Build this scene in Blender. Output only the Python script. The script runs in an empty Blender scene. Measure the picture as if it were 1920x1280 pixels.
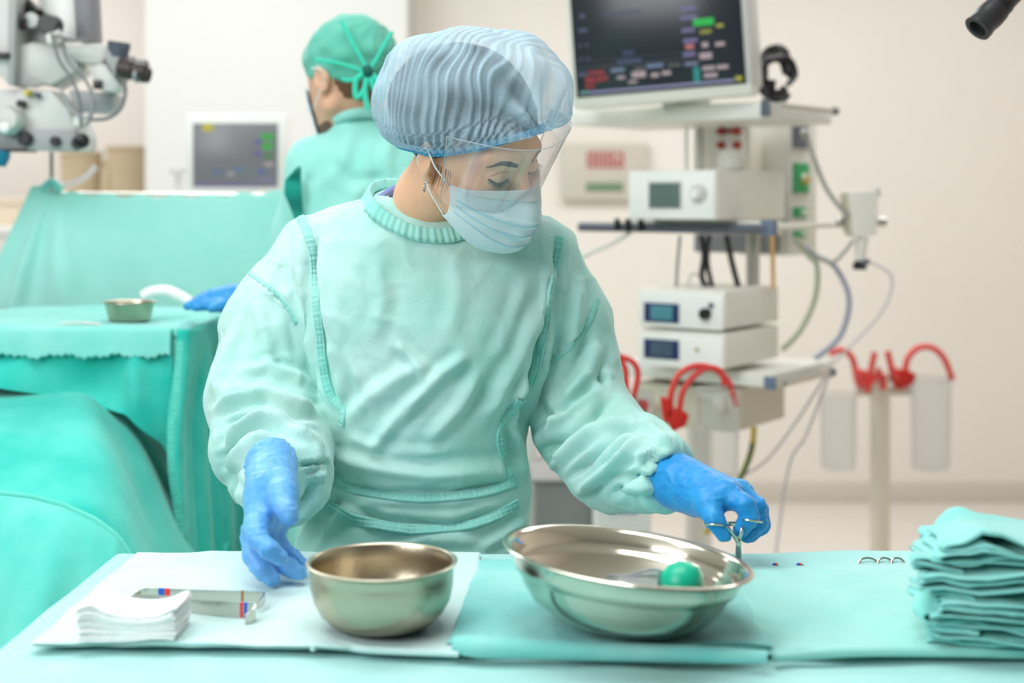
import bpy, bmesh, math, random
import numpy as np
from mathutils import Vector, Matrix
from mathutils.bvhtree import BVHTree

# ------------------------------------------------------------------ camera, world, lights, exposure
S = bpy.context.scene
COL = S.collection
F, HZ, H = 2666.667, 370.0, 1.40
cam_d = bpy.data.cameras.new('camera'); cam = bpy.data.objects.new('camera', cam_d); COL.objects.link(cam)
cam.location = (0, 0, H); cam.rotation_euler = (math.pi/2, 0, 0)
cam_d.lens = 50; cam_d.sensor_width = 36; cam_d.sensor_fit = 'HORIZONTAL'
cam_d.shift_y = -(640-HZ)/1920.0
cam_d.clip_start = 0.05; cam_d.clip_end = 60
cam_d.dof.use_dof = True; cam_d.dof.focus_distance = 1.86; cam_d.dof.aperture_fstop = 3.1
S.camera = cam
S.view_settings.view_transform = 'Standard'; S.view_settings.look = 'None'
S.view_settings.gamma = 1; S.view_settings.use_curve_mapping = False
S.view_settings.exposure = 0.40
S.cycles.max_bounces = 10; S.cycles.diffuse_bounces = 6; S.cycles.glossy_bounces = 5
S.cycles.transmission_bounces = 8; S.cycles.transparent_max_bounces = 16
S.cycles.sample_clamp_indirect = 6; S.cycles.caustics_reflective = False; S.cycles.caustics_refractive = False
S.cycles.use_denoising = True
w = bpy.data.worlds.new('world'); S.world = w; w.use_nodes = True
w.node_tree.nodes['Background'].inputs[0].default_value = (.95, .98, 1, 1)
w.node_tree.nodes['Background'].inputs[1].default_value = 0.6

def area(name, loc, target, sx, sy, power, col):
    d = bpy.data.lights.new(name, 'AREA'); d.shape = 'RECTANGLE'; d.size = sx; d.size_y = sy
    d.energy = power; d.color = col
    o = bpy.data.objects.new(name, d); COL.objects.link(o); o.location = loc
    o.rotation_euler = (Vector(target)-Vector(loc)).to_track_quat('-Z', 'Y').to_euler()
    return o
area('window_daylight', (-2.2, -.35, 2.55), (-.1, 2.0, 1.1), 2.0, 1.4, 53, (.955, .98, 1))
area('overhead_light', (-.5, 1.5, 3.05), (-.5, 1.5, 0), 2.0, 1.3, 35, (.965, .985, 1))
area('overhead_light', (-1.4, 4.6, 3.05), (-1.4, 4.6, 0), 2.4, 1.4, 53, (.975, .985, 1))
area('overhead_light', (1.6, 4.6, 3.05), (1.6, 4.6, 0), 1.8, 1.2, 33, (.97, .985, 1))
area('overhead_light', (-3.0, 7.2, 3.05), (-3.0, 7.2, 0), 1.6, 1.0, 26, (.97, .985, 1))  # lamp added to brighten the corridor

# ------------------------------------------------------------------ helpers
def P(px, py, Y):
    return np.array([(px-960.0)/F*Y, Y, H-(py-HZ)/F*Y])
def PZ(px, py, z):            # point at pixel on the horizontal plane z
    Y = (H-z)*F/(py-HZ); return P(px, py, Y)
def proj(V):
    return 960+F*V[:, 0]/V[:, 1], HZ-F*(V[:, 2]-H)/V[:, 1]
def lin(c):
    o = []
    for v in c:
        v = v/255.0; o.append(v/12.92 if v <= .04045 else ((v+.055)/1.055)**2.4)
    return (o[0], o[1], o[2], 1)
MATS = {}
def mat(name, col, rough=.6, metal=0., var=0., vscale=6., bump=0., bscale=60., sheen=0., spec=.5, alpha=1., emit=None, estr=1., aniso=0, sss=0., trans=0., ior=1.45, col2=None, coat=0.):
    if name in MATS: return MATS[name]
    m = bpy.data.materials.new(name); m.use_nodes = True; MATS[name] = m
    nt = m.node_tree; b = nt.nodes['Principled BSDF']
    b.inputs['Base Color'].default_value = lin(col); b.inputs['Roughness'].default_value = rough
    b.inputs['Metallic'].default_value = metal; b.inputs['Specular IOR Level'].default_value = spec
    b.inputs['IOR'].default_value = ior; b.inputs['Transmission Weight'].default_value = trans
    b.inputs['Coat Weight'].default_value = coat
    if sheen: b.inputs['Sheen Weight'].default_value = sheen; b.inputs['Sheen Roughness'].default_value = .5
    if alpha < 1: b.inputs['Alpha'].default_value = alpha
    if sss: b.inputs['Subsurface Weight'].default_value = sss; b.inputs['Subsurface Radius'].default_value = (.012, .004, .002); b.inputs['Subsurface Scale'].default_value = 1.0
    if emit is not None:
        b.inputs['Emission Color'].default_value = lin(emit); b.inputs['Emission Strength'].default_value = estr
    tc = nt.nodes.new('ShaderNodeTexCoord')
    if var or col2:
        n = nt.nodes.new('ShaderNodeTexNoise'); n.inputs['Scale'].default_value = vscale; n.inputs['Detail'].default_value = 5
        n.inputs['Roughness'].default_value = .6
        nt.links.new(tc.outputs['Object'], n.inputs['Vector'])
        mx = nt.nodes.new('ShaderNodeMix'); mx.data_type = 'RGBA'
        c = lin(col); c2 = lin(col2) if col2 else tuple(min(1, v*(1-var)) for v in c[:3])+(1,)
        mx.inputs[6].default_value = c; mx.inputs[7].default_value = c2
        rp = nt.nodes.new('ShaderNodeMapRange'); rp.inputs[1].default_value = .38; rp.inputs[2].default_value = .62
        nt.links.new(n.outputs['Fac'], rp.inputs[0]); nt.links.new(rp.outputs[0], mx.inputs[0])
        nt.links.new(mx.outputs[2], b.inputs['Base Color'])
    if bump:
        n2 = nt.nodes.new('ShaderNodeTexNoise'); n2.inputs['Scale'].default_value = bscale; n2.inputs['Detail'].default_value = 6
        nt.links.new(tc.outputs['Object'], n2.inputs['Vector'])
        bp = nt.nodes.new('ShaderNodeBump'); bp.inputs['Strength'].default_value = bump; bp.inputs['Distance'].default_value = .004
        nt.links.new(n2.outputs['Fac'], bp.inputs['Height']); nt.links.new(bp.outputs['Normal'], b.inputs['Normal'])
    return m
def cloth_mat(name, col, col2, bump=.35, bscale=45, translucent=0.12):
    """woven cotton: worn colour variation, weave relief, soft wrinkles, a little light through it"""
    if name in MATS: return MATS[name]
    m = mat(name, col, rough=.85, spec=.2, col2=col2, vscale=9, sheen=.25)
    nt = m.node_tree; b = nt.nodes['Principled BSDF']; tc = [n for n in nt.nodes if n.type == 'TEX_COORD'][0]
    n1 = nt.nodes.new('ShaderNodeTexNoise'); n1.inputs['Scale'].default_value = bscale; n1.inputs['Detail'].default_value = 4; n1.inputs['Distortion'].default_value = .6
    n2 = nt.nodes.new('ShaderNodeTexNoise'); n2.inputs['Scale'].default_value = 900; n2.inputs['Detail'].default_value = 2
    nt.links.new(tc.outputs['Object'], n1.inputs['Vector']); nt.links.new(tc.outputs['Object'], n2.inputs['Vector'])
    b1 = nt.nodes.new('ShaderNodeBump'); b1.inputs['Strength'].default_value = bump; b1.inputs['Distance'].default_value = .006
    b2 = nt.nodes.new('ShaderNodeBump'); b2.inputs['Strength'].default_value = .25; b2.inputs['Distance'].default_value = .0008
    nt.links.new(n1.outputs['Fac'], b1.inputs['Height']); nt.links.new(n2.outputs['Fac'], b2.inputs['Height'])
    nt.links.new(b1.outputs['Normal'], b2.inputs['Normal']); nt.links.new(b2.outputs['Normal'], b.inputs['Normal'])
    return m

def link(o):
    COL.objects.link(o); return o
def tag(o, label, cat, group=None):
    o['label'] = label; o['category'] = cat
    if group: o['group'] = group
    return o
def thing(name, label, cat, base, group=None):
    o = bpy.data.objects.new(name, None); o.empty_display_size = .05; link(o)
    o.location = tuple(float(v) for v in base); tag(o, label, cat, group); return o
def wloc(o):
    v = Vector((0, 0, 0))
    while o is not None: v += o.location; o = o.parent
    return v
def obj(name, V, Fc, m, parent=None, smooth=True, base=None, auto=None):
    """V in world coordinates; linked as one mesh object under parent (or at base)"""
    V = np.asarray(V, dtype=float)
    off = np.array(wloc(parent)) if parent is not None else np.array(base if base is not None else (0, 0, 0), dtype=float)
    me = bpy.data.meshes.new(name); me.from_pydata((V-off).tolist(), [], [list(map(int, f)) for f in Fc] if not isinstance(Fc, list) else Fc)
    me.validate(); me.update()
    o = bpy.data.objects.new(name, me); link(o)
    if parent is not None: o.parent = parent
    elif base is not None: o.location = tuple(float(v) for v in base)
    ms = m if isinstance(m, (list, tuple)) else [m]
    for k in ms: me.materials.append(k)
    if smooth:
        me.polygons.foreach_set('use_smooth', [True]*len(me.polygons))
        if auto:
            try: me.set_sharp_from_angle(angle=math.radians(auto))
            except Exception: pass
    return o
def struct(o): o['kind'] = 'structure'; return o

class MB:
    """collects shapes into one mesh (world coordinates)"""
    def __init__(s): s.V = []; s.F = []
    def add(s, V, Fc):
        n = len(s.V); s.V += [tuple(map(float, v)) for v in V]; s.F += [[int(i)+n for i in f] for f in Fc]; return s
    def bm(s, bm):
        bm.verts.index_update(); bm.verts.ensure_lookup_table()
        s.add([v.co[:] for v in bm.verts], [[v.index for v in f.verts] for f in bm.faces]); bm.free(); return s
    def box(s, lo, hi, bev=0., M=None, seg=2):
        bm = bmesh.new(); bmesh.ops.create_cube(bm, size=1)
        lo = Vector(lo); hi = Vector(hi)
        for v in bm.verts: v.co = Vector((lo[i]+(v.co[i]+.5)*(hi[i]-lo[i]) for i in range(3)))
        if bev: bmesh.ops.bevel(bm, geom=bm.edges[:], offset=bev, segments=seg, profile=.6, affect='EDGES', clamp_overlap=True)
        if M is not None: bm.transform(M)
        return s.bm(bm)
    def prism(s, pts, thick, bev=0.):
        """closed outline of 3D points (planar) swept along vector thick"""
        bm = bmesh.new(); vs = [bm.verts.new(tuple(map(float, p))) for p in pts]; f = bm.faces.new(vs)
        r = bmesh.ops.extrude_face_region(bm, geom=[f]); t = Vector(tuple(map(float, thick)))
        for v in [g for g in r['geom'] if isinstance(g, bmesh.types.BMVert)]: v.co += t
        bmesh.ops.recalc_face_normals(bm, faces=bm.faces[:])
        if bev: bmesh.ops.bevel(bm, geom=bm.edges[:], offset=bev, segments=2, profile=.6, affect='EDGES', clamp_overlap=True)
        return s.bm(bm)
    def tube(s, pts, r, n=10, closed=False, sub=0, caps=True):
        pts = [np.array(p, float) for p in pts]
        rr = list(r) if hasattr(r, '__len__') else [r]*len(pts)
        if sub:
            pts, rr = smooth_path(pts, rr, sub, closed)
        N = len(pts); V = []; T = []
        for i in range(N):
            a = pts[(i-1) % N] if closed or i > 0 else pts[i]; b = pts[(i+1) % N] if closed or i < N-1 else pts[i]
            t = b-a; T.append(t/(np.linalg.norm(t)+1e-12))
        up = np.array([0, 0, 1.]) if abs(T[0][2]) < .9 else np.array([1., 0, 0])
        u = np.cross(T[0], up); u /= np.linalg.norm(u)
        for i in range(N):
            u = u-T[i]*np.dot(u, T[i]); u /= np.linalg.norm(u)+1e-12; w_ = np.cross(T[i], u)
            for k in range(n):
                a = 2*math.pi*k/n; V.append(pts[i]+rr[i]*(math.cos(a)*u+math.sin(a)*w_))
        Fc = []
        for i in range(N if closed else N-1):
            j = (i+1) % N
            for k in range(n):
                l = (k+1) % n; Fc.append([i*n+k, i*n+l, j*n+l, j*n+k])
        if not closed and caps: Fc.append(list(range(n))[::-1]); Fc.append([(N-1)*n+k for k in range(n)])
        return s.add(V, Fc)
    def lathe(s, prof, c, axis=(0, 0, 1), n=48, closed=False):
        """prof: list of (r, h) around axis through c"""
        ax = Vector(axis).normalized(); q = Vector((0, 0, 1)).rotation_difference(ax); V = []; m = len(prof)
        for k in range(n):
            a = 2*math.pi*k/n
            for r, h in prof:
                v = q @ Vector((r*math.cos(a), r*math.sin(a), h)); V.append((v.x+c[0], v.y+c[1], v.z+c[2]))
        Fc = []
        for k in range(n):
            l = (k+1) % n
            for i in range(m if closed else m-1):
                j = (i+1) % m; Fc.append([k*m+i, l*m+i, l*m+j, k*m+j])
        if not closed:
            if prof[0][0] > 1e-6: Fc.append([k*m for k in range(n)][::-1])
            if prof[-1][0] > 1e-6: Fc.append([k*m+m-1 for k in range(n)])
        return s.add(V, Fc)
    def build(s, name, m, parent=None, smooth=True, base=None, auto=35):
        return obj(name, s.V, s.F, m, parent, smooth, base, auto)
def smooth_path(pts, rr, sub, closed=False):
    N = len(pts); out = []; ro = []
    segs = N if closed else N-1
    for i in range(segs):
        g = lambda k: pts[k % N] if closed else pts[min(max(k, 0), N-1)]
        p0, p1, p2, p3 = g(i-1), g(i), g(i+1), g(i+2)
        for k in range(sub):
            t = k/sub
            out.append(.5*((2*p1)+(-p0+p2)*t+(2*p0-5*p1+4*p2-p3)*t*t+(-p0+3*p1-3*p2+p3)*t**3))
            ro.append(rr[i]*(1-t)+rr[(i+1) % N]*t)
    if not closed: out.append(pts[-1]); ro.append(rr[-1])
    return out, ro
def grid_mesh(A):
    """A: (n,m,3) array -> verts, faces"""
    n, m = A.shape[:2]; I = np.arange(n*m).reshape(n, m)
    Fc = np.stack([I[:-1, :-1], I[1:, :-1], I[1:, 1:], I[:-1, 1:]], -1).reshape(-1, 4)
    return A.reshape(-1, 3), Fc.tolist()
def thicken(A, t):
    """close a grid sheet (n,m,3) into a thin solid of thickness t"""
    du = np.gradient(A, axis=0); dv = np.gradient(A, axis=1); N = np.cross(du, dv)
    N /= np.linalg.norm(N, axis=2, keepdims=True)+1e-9
    B = A-N*t; n, m = A.shape[:2]; V = np.concatenate([A.reshape(-1, 3), B.reshape(-1, 3)])
    I = np.arange(n*m).reshape(n, m); J = I+n*m
    q = lambda a, b, c, d: np.stack([a, b, c, d], -1).reshape(-1, 4)
    Fs = [q(I[:-1, :-1], I[1:, :-1], I[1:, 1:], I[:-1, 1:]), q(J[:-1, :-1], J[:-1, 1:], J[1:, 1:], J[1:, :-1]),
          q(I[0, :-1], I[0, 1:], J[0, 1:], J[0, :-1]), q(I[-1, :-1], J[-1, :-1], J[-1, 1:], I[-1, 1:]),
          q(I[:-1, 0], J[:-1, 0], J[1:, 0], I[1:, 0]), q(I[:-1, -1], I[1:, -1], J[1:, -1], J[:-1, -1])]
    return V, np.concatenate(Fs).tolist()

# ---- implicit surfaces
def smin(a, b, k):
    h = np.clip(.5+.5*(b-a)/k, 0, 1); return b+(a-b)*h-k*h*(1-h)
def rcone(X, a, b, ra, rb):
    a = np.asarray(a, np.float32); ba = np.asarray(b, np.float32)-a; pa = X-a
    h = np.clip((pa@ba)/float(ba@ba), 0, 1); d = np.sqrt(((pa-h[..., None]*ba)**2).sum(-1)); return d-(ra+(rb-ra)*h)
def ell(X, c, r, R=None):
    p = X-np.asarray(c, np.float32)
    if R is not None: p = p@np.asarray(R, np.float32)
    r = np.asarray(r, np.float32); k0 = np.sqrt(((p/r)**2).sum(-1)); k1 = np.sqrt(((p/(r*r))**2).sum(-1))
    return k0*(k0-1)/(k1+1e-6)
def chain(X, pts, k=.01):
    d = None
    for (a, ra), (b, rb) in zip(pts[:-1], pts[1:]):
        e = rcone(X, a, b, ra, rb); d = e if d is None else smin(d, e, k)
    return d
def nets(fn, lo, hi, h):
    """naive surface nets of fn(X) = 0"""
    ax = [np.arange(lo[i], hi[i]+h, h, dtype=np.float32) for i in range(3)]
    n = [len(a) for a in ax]; D = np.empty(n, np.float32)
    st = max(1, int(1.5e6/(n[1]*n[2])))
    YY, ZZ = np.meshgrid(ax[1], ax[2], indexing='ij')
    for i in range(0, n[0], st):
        xs = ax[0][i:i+st]; X = np.empty((len(xs), n[1], n[2], 3), np.float32)
        X[..., 0] = xs[:, None, None]; X[..., 1] = YY; X[..., 2] = ZZ
        D[i:i+st] = fn(X)
    ins = D < 0
    c = np.zeros([k-1 for k in n], np.int8)
    for dx in (0, 1):
        for dy in (0, 1):
            for dz in (0, 1): c += ins[dx:n[0]-1+dx, dy:n[1]-1+dy, dz:n[2]-1+dz]
    act = (c > 0) & (c < 8); idx = -np.ones(act.shape, np.int64); ii = np.argwhere(act); idx[act] = np.arange(len(ii))
    acc = np.zeros((len(ii), 3)); cnt = np.zeros(len(ii)); cs = [(a, b, d) for a in (0, 1) for b in (0, 1) for d in (0, 1)]
    for p in range(8):
        for q in range(p+1, 8):
            a, b = cs[p], cs[q]
            if sum(abs(u-v) for u, v in zip(a, b)) != 1: continue
            da = D[ii[:, 0]+a[0], ii[:, 1]+a[1], ii[:, 2]+a[2]]; db = D[ii[:, 0]+b[0], ii[:, 1]+b[1], ii[:, 2]+b[2]]
            m = (da < 0) != (db < 0); t = np.where(m, da/np.where(m, da-db, 1), 0)
            acc += m[:, None]*(np.array(a)+t[:, None]*(np.array(b)-np.array(a))); cnt += m
    V = np.array([ax[0][0], ax[1][0], ax[2][0]])+(ii+acc/cnt[:, None])*h
    Fs = []
    for d in range(3):
        e1, e2 = (d+1) % 3, (d+2) % 3
        s0 = [slice(None)]*3; s1 = [slice(None)]*3; s0[d] = slice(0, -1); s1[d] = slice(1, None)
        A, B = ins[tuple(s0)], ins[tuple(s1)]; e = np.argwhere(A != B)
        e = e[(e[:, e1] > 0) & (e[:, e2] > 0) & (e[:, e1] < n[e1]-1) & (e[:, e2] < n[e2]-1)]
        fl = A[e[:, 0], e[:, 1], e[:, 2]]
        def at(o1, o2):
            k = e.copy(); k[:, e1] += o1; k[:, e2] += o2; return idx[k[:, 0], k[:, 1], k[:, 2]]
        q = np.stack([at(-1, -1), at(0, -1), at(0, 0), at(-1, 0)], -1); q[~fl] = q[~fl][:, ::-1]
        Fs.append(q[(q >= 0).all(1)])
    return V, np.concatenate(Fs)
def vnormals(V, Fc):
    Fc = np.asarray(Fc); n = np.cross(V[Fc[:, 2]]-V[Fc[:, 0]], V[Fc[:, 3]]-V[Fc[:, 1]]); N = np.zeros_like(V)
    for k in range(4): np.add.at(N, Fc[:, k], n)
    return N/(np.linalg.norm(N, axis=1, keepdims=True)+1e-12)
def relax(V, Fc, it=1, lam=.5):
    Fc = np.asarray(Fc)
    for _ in range(it):
        S_ = np.zeros_like(V); C = np.zeros(len(V))
        for a, b in ((0, 1), (1, 2), (2, 3), (3, 0)):
            np.add.at(S_, Fc[:, a], V[Fc[:, b]]); np.add.at(C, Fc[:, a], 1); np.add.at(S_, Fc[:, b], V[Fc[:, a]]); np.add.at(C, Fc[:, b], 1)
        V = V+lam*(S_/np.maximum(C, 1)[:, None]-V)
    return V
def wnoise(X, scale, seed=0, n=14):
    """smooth pseudo noise in about [-1,1]"""
    r = np.random.RandomState(seed); o = 0
    for _ in range(n):
        d = r.normal(size=3); d /= np.linalg.norm(d); k = 2*math.pi*r.uniform(.6, 1.5)/scale
        o = o+np.sin(X@(d*k)+r.uniform(0, 6.28))
    return o/math.sqrt(n)/.9
def seg_dist(x, y, pts):
    """distance to a polyline and the position 0..1 along it, in the same 2D units"""
    best = np.full(x.shape, 1e9); pos = np.zeros(x.shape); sgn = np.zeros(x.shape)
    L = [0]
    for a, b in zip(pts[:-1], pts[1:]): L.append(L[-1]+math.hypot(b[0]-a[0], b[1]-a[1]))
    for i, (a, b) in enumerate(zip(pts[:-1], pts[1:])):
        bx, by = b[0]-a[0], b[1]-a[1]; l2 = bx*bx+by*by+1e-9
        t = np.clip(((x-a[0])*bx+(y-a[1])*by)/l2, 0, 1); dx = x-a[0]-t*bx; dy = y-a[1]-t*by
        d = np.hypot(dx, dy); m = d < best
        best = np.where(m, d, best); pos = np.where(m, (L[i]+t*math.sqrt(l2))/L[-1], pos); sgn = np.where(m, np.sign(bx*dy-by*dx), sgn)
    return best, pos, sgn
def folds(V, N, lst, yr=None):
    """push vertices along their normals under fold lines: (polyline, height, half width[, kind])"""
    x, y = proj(V); out = np.zeros(len(V)); front = np.clip(-N[:, 1]*3, 0, 1)
    if yr: front = front*((V[:, 1] > yr[0]) & (V[:, 1] < yr[1]))
    for f in lst:
        pts, a, w_ = f[:3]; d, t, sg = seg_dist(x, y, pts); tp = np.clip(np.minimum(t, 1-t)*5+.08, 0, 1)
        if len(f) > 3 and f[3] == 's':      # step: one side lies over the other
            g = np.where(sg > 0, np.exp(-(d/w_)**2), -np.exp(-(d/(w_*.5))**2)*.6)
        else: g = np.exp(-(d/w_)**2)-.45*np.exp(-((d-1.9*w_)/w_)**2)
        out += a*g*tp
    return V+N*(out*front)[:, None]
def smoothstep(a, b, x):
    t = np.clip((x-a)/(b-a), 0, 1); return t*t*(3-2*t)
def bvh(o):
    me = o.data; M = Matrix.Translation(wloc(o))
    return BVHTree.FromPolygons([M@v.co for v in me.vertices], [p.vertices[:] for p in me.polygons])
def on_surface(tree, px, py, lift=0.):
    d = Vector(((px-960)/F, 1, -(py-HZ)/F)).normalized()
    h = tree.ray_cast(Vector((0, 0, H)), d)
    if h[0] is None: return None, None
    n = h[1] if h[1].dot(d) < 0 else -h[1]
    return np.array(h[0]+n*lift), np.array(n)
def seam(tree, pts, name, m, parent, width=.006, height=.0012, puck=.0006, sub=10, lift=0.):
    """a raised stitched band lying on a surface"""
    P2, _ = smooth_path([np.array(p, float) for p in pts], [0]*len(pts), sub); rows = []; best = []; prev = None
    for i in range(len(P2)):
        c, n = on_surface(tree, P2[i][0], P2[i][1])
        if c is None: continue
        if prev is not None and abs(c[1]-prev[1]) > .03: rows = []
        rows.append((c, n)); prev = c
        if len(rows) > len(best): best = list(rows)
    rows = best
    C = np.array([r[0] for r in rows]); Nn = np.array([r[1] for r in rows])
    for _ in range(2):
        C[1:-1] = (C[:-2]+C[1:-1]*2+C[2:])/4; Nn[1:-1] = (Nn[:-2]+Nn[1:-1]*2+Nn[2:])/4
    # resample finely for the puckers
    L = np.r_[0, np.cumsum(np.linalg.norm(np.diff(C, axis=0), axis=1))]; n = max(8, int(L[-1]/.0022)); s_ = np.linspace(0, L[-1], n)
    C = np.stack([np.interp(s_, L, C[:, i]) for i in range(3)], 1); Nn = np.stack([np.interp(s_, L, Nn[:, i]) for i in range(3)], 1)
    Nn /= np.linalg.norm(Nn, axis=1, keepdims=True); T = np.gradient(C, axis=0); T /= np.linalg.norm(T, axis=1, keepdims=True)+1e-9
    B = np.cross(Nn, T); prof = [(-1, -1.2), (-.95, .3), (-.7, .9), (-.5, .35), (-.25, .9), (.25, .9), (.5, .35), (.7, .9), (.95, .3), (1, -1.2)]
    pk = np.sin(s_/.0062*6.28+np.sin(s_*300))*puck
    A = np.stack([C+B*(width/2*u)+Nn*((height*h_+lift+(pk if abs(u) < .8 else 0)))[:, None] if not np.isscalar(height*h_+lift+(pk if abs(u) < .8 else 0)) else C+B*(width/2*u)+Nn*(height*h_+lift) for u, h_ in prof], 1)
    V, Fc = grid_mesh(A); return obj(name, V, Fc, m, parent)
# ------------------------------------------------------------------ materials
GOWN = cloth_mat('washed_mint_cotton', (163, 214, 205), (182, 219, 213), bump=.22, bscale=42)
GOWN_D = cloth_mat('mint_cotton_seam', (130, 208, 197), (160, 218, 209), bump=.1)
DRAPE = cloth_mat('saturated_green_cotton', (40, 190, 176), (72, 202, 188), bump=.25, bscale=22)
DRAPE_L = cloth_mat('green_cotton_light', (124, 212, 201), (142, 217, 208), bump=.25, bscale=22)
TOWEL_P = cloth_mat('pale_mint_towel', (188, 220, 217), (200, 226, 223), bump=.25, bscale=30)
TOWEL = cloth_mat('mint_towel', (146, 210, 201), (158, 215, 207), bump=.6, bscale=17)
TOWEL_G = cloth_mat('turquoise_towel', (122, 204, 198), (146, 212, 206), bump=.35, bscale=40)
DRAPE_S = cloth_mat('screen_drape_cotton', (160, 226, 214), (168, 228, 218), bump=.15, bscale=12)
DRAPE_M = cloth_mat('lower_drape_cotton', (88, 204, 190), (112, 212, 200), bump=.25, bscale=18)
SHEET = cloth_mat('mint_sheet', (158, 212, 208), (168, 218, 214), bump=.2, bscale=16)
GAUZE = cloth_mat('white_gauze', (244, 244, 242), (236, 238, 236), bump=.5, bscale=70)
WHITE = mat('white_enamel', (240, 240, 236), .35, var=.03)
WHITE_W = mat('warm_white_plastic', (232, 229, 220), .45, var=.03)
GREYP = mat('pale_grey_plastic', (205, 205, 202), .45, var=.05)
BLACK = mat('black_plastic', (26, 25, 27), .35)
DGREY = mat('dark_grey_plastic', (90, 96, 108), .45)
MGREY = mat('mid_grey_plastic', (130, 130, 134), .4)
STEEL = mat('brushed_steel', (204, 196, 182), .24, 1., bump=.05, bscale=300)
STEEL2 = mat('satin_steel', (190, 178, 156), .30, 1., bump=.06, bscale=200)
POLISH = mat('polished_steel', (214, 206, 190), .13, 1., bump=.04, bscale=14)
CHROME = mat('instrument_steel', (200, 196, 186), .2, 1.)
ALU = mat('aluminium', (196, 192, 184), .35, 1.)
SKIN = mat('skin', (236, 188, 154), .5, var=.06, vscale=30, sss=.25, spec=.35)
SKIN2 = mat('light_skin', (228, 178, 150), .55, var=.05, vscale=25, sss=.2, spec=.3)
HAIR = mat('dark_hair', (38, 28, 26), .5, var=.3, vscale=80)
BROW = mat('eyebrow_hair', (66, 44, 34), .7)
LASH = mat('lash_black', (24, 16, 14), .6)
RED = mat('red_plastic', (196, 40, 30), .4)
REDT = mat('red_tube', (216, 64, 60), .35)
BLUE = mat('blue_plastic', (30, 42, 150), .4)
def glove_mat(name, c, c2):
    if name in MATS: return MATS[name]
    m = mat(name, c, rough=.42, col2=c2, vscale=25, spec=.45, bump=.5, bscale=60, sheen=.1)
    return m
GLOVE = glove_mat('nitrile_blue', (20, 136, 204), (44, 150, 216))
GLOVE_L = glove_mat('nitrile_blue_lit', (84, 160, 226), (110, 176, 234))  # lit copy of the glove blue, brightness put into the colour

def mix_transparent(name, col, fac, rough=.6, edge=False, stripes=0, transl=.4):
    """thin non-woven fabric or film: part of the light passes straight through"""
    m = bpy.data.materials.new(name); m.use_nodes = True; MATS[name] = m; nt = m.node_tree; N = nt.nodes; Lk = nt.links.new
    b = N['Principled BSDF']; out = N['Material Output']; b.inputs['Base Color'].default_value = lin(col); b.inputs['Roughness'].default_value = rough
    b.inputs['Specular IOR Level'].default_value = .25
    tl = N.new('ShaderNodeBsdfTranslucent'); tl.inputs[0].default_value = lin(col)
    m1 = N.new('ShaderNodeMixShader'); m1.inputs[0].default_value = transl; Lk(b.outputs[0], m1.inputs[1]); Lk(tl.outputs[0], m1.inputs[2])
    tr = N.new('ShaderNodeBsdfTransparent'); m2 = N.new('ShaderNodeMixShader'); m2.inputs[0].default_value = fac
    Lk(tr.outputs[0], m2.inputs[1]); Lk(m1.outputs[0], m2.inputs[2]); Lk(m2.outputs[0], out.inputs[0])
    tc = N.new('ShaderNodeTexCoord'); n = N.new('ShaderNodeTexNoise'); n.inputs['Scale'].default_value = 420; n.inputs['Detail'].default_value = 2
    Lk(tc.outputs['Object'], n.inputs['Vector']); mr = N.new('ShaderNodeMapRange'); mr.inputs[3].default_value = max(0, fac-.12); mr.inputs[4].default_value = min(1, fac+.12)
    Lk(n.outputs['Fac'], mr.inputs[0]); Lk(mr.outputs[0], m2.inputs[0])
    if stripes:
        at = N.new('ShaderNodeAttribute'); at.attribute_name = 'pleat'
        mm = N.new('ShaderNodeMath'); mm.operation = 'MULTIPLY_ADD'; mm.inputs[1].default_value = stripes; Lk(at.outputs['Fac'], mm.inputs[0]); Lk(mr.outputs[0], mm.inputs[2]); mm.use_clamp = True
        Lk(mm.outputs[0], m2.inputs[0])
    return m
CAP = mix_transparent('pale_blue_nonwoven', (200, 229, 244), .56, .7, stripes=.34, transl=.35)
CAP_B = mix_transparent('blue_nonwoven_band', (104, 192, 232), .96, .7)
MASK = mix_transparent('mask_blue_fabric', (222, 243, 248), .985, .75, transl=.12)
MASK_W = mix_transparent('mask_white_fabric', (236, 240, 240), .97, .75, transl=.2)
def film(name, col, refl=.06, tint=.04, rough=.05):
    m = bpy.data.materials.new(name); m.use_nodes = True; nt = m.node_tree; N = nt.nodes; Lk = nt.links.new; N.remove(N['Principled BSDF']); out = N['Material Output']
    tr = N.new('ShaderNodeBsdfTransparent'); tr.inputs[0].default_value = lin(col); gl = N.new('ShaderNodeBsdfGlossy'); gl.inputs['Roughness'].default_value = rough
    lw = N.new('ShaderNodeLayerWeight'); lw.inputs[0].default_value = .35
    mr = N.new('ShaderNodeMapRange'); mr.inputs[3].default_value = refl; mr.inputs[4].default_value = .75; Lk(lw.outputs['Facing'], mr.inputs[0])
    pw = N.new('ShaderNodeMath'); pw.operation = 'POWER'; pw.inputs[1].default_value = 1.6; Lk(mr.outputs[0], pw.inputs[0])
    mx = N.new('ShaderNodeMixShader'); Lk(pw.outputs[0], mx.inputs[0]); Lk(tr.outputs[0], mx.inputs[1]); Lk(gl.outputs[0], mx.inputs[2])
    df = N.new('ShaderNodeBsdfTranslucent'); df.inputs[0].default_value = (.9, .92, .94, 1); m2 = N.new('ShaderNodeMixShader'); m2.inputs[0].default_value = tint
    Lk(mx.outputs[0], m2.inputs[1]); Lk(df.outputs[0], m2.inputs[2]); Lk(m2.outputs[0], out.inputs[0]); MATS[name] = m; return m
VISOR = film('clear_visor_film', (254, 254, 255), .06, .02)
CLEAR = film('clear_plastic', (250, 251, 251), .03, .06, .15)
CLEAR_T = film('clear_tubing', (230, 234, 236), .06, .22, .2)

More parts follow.
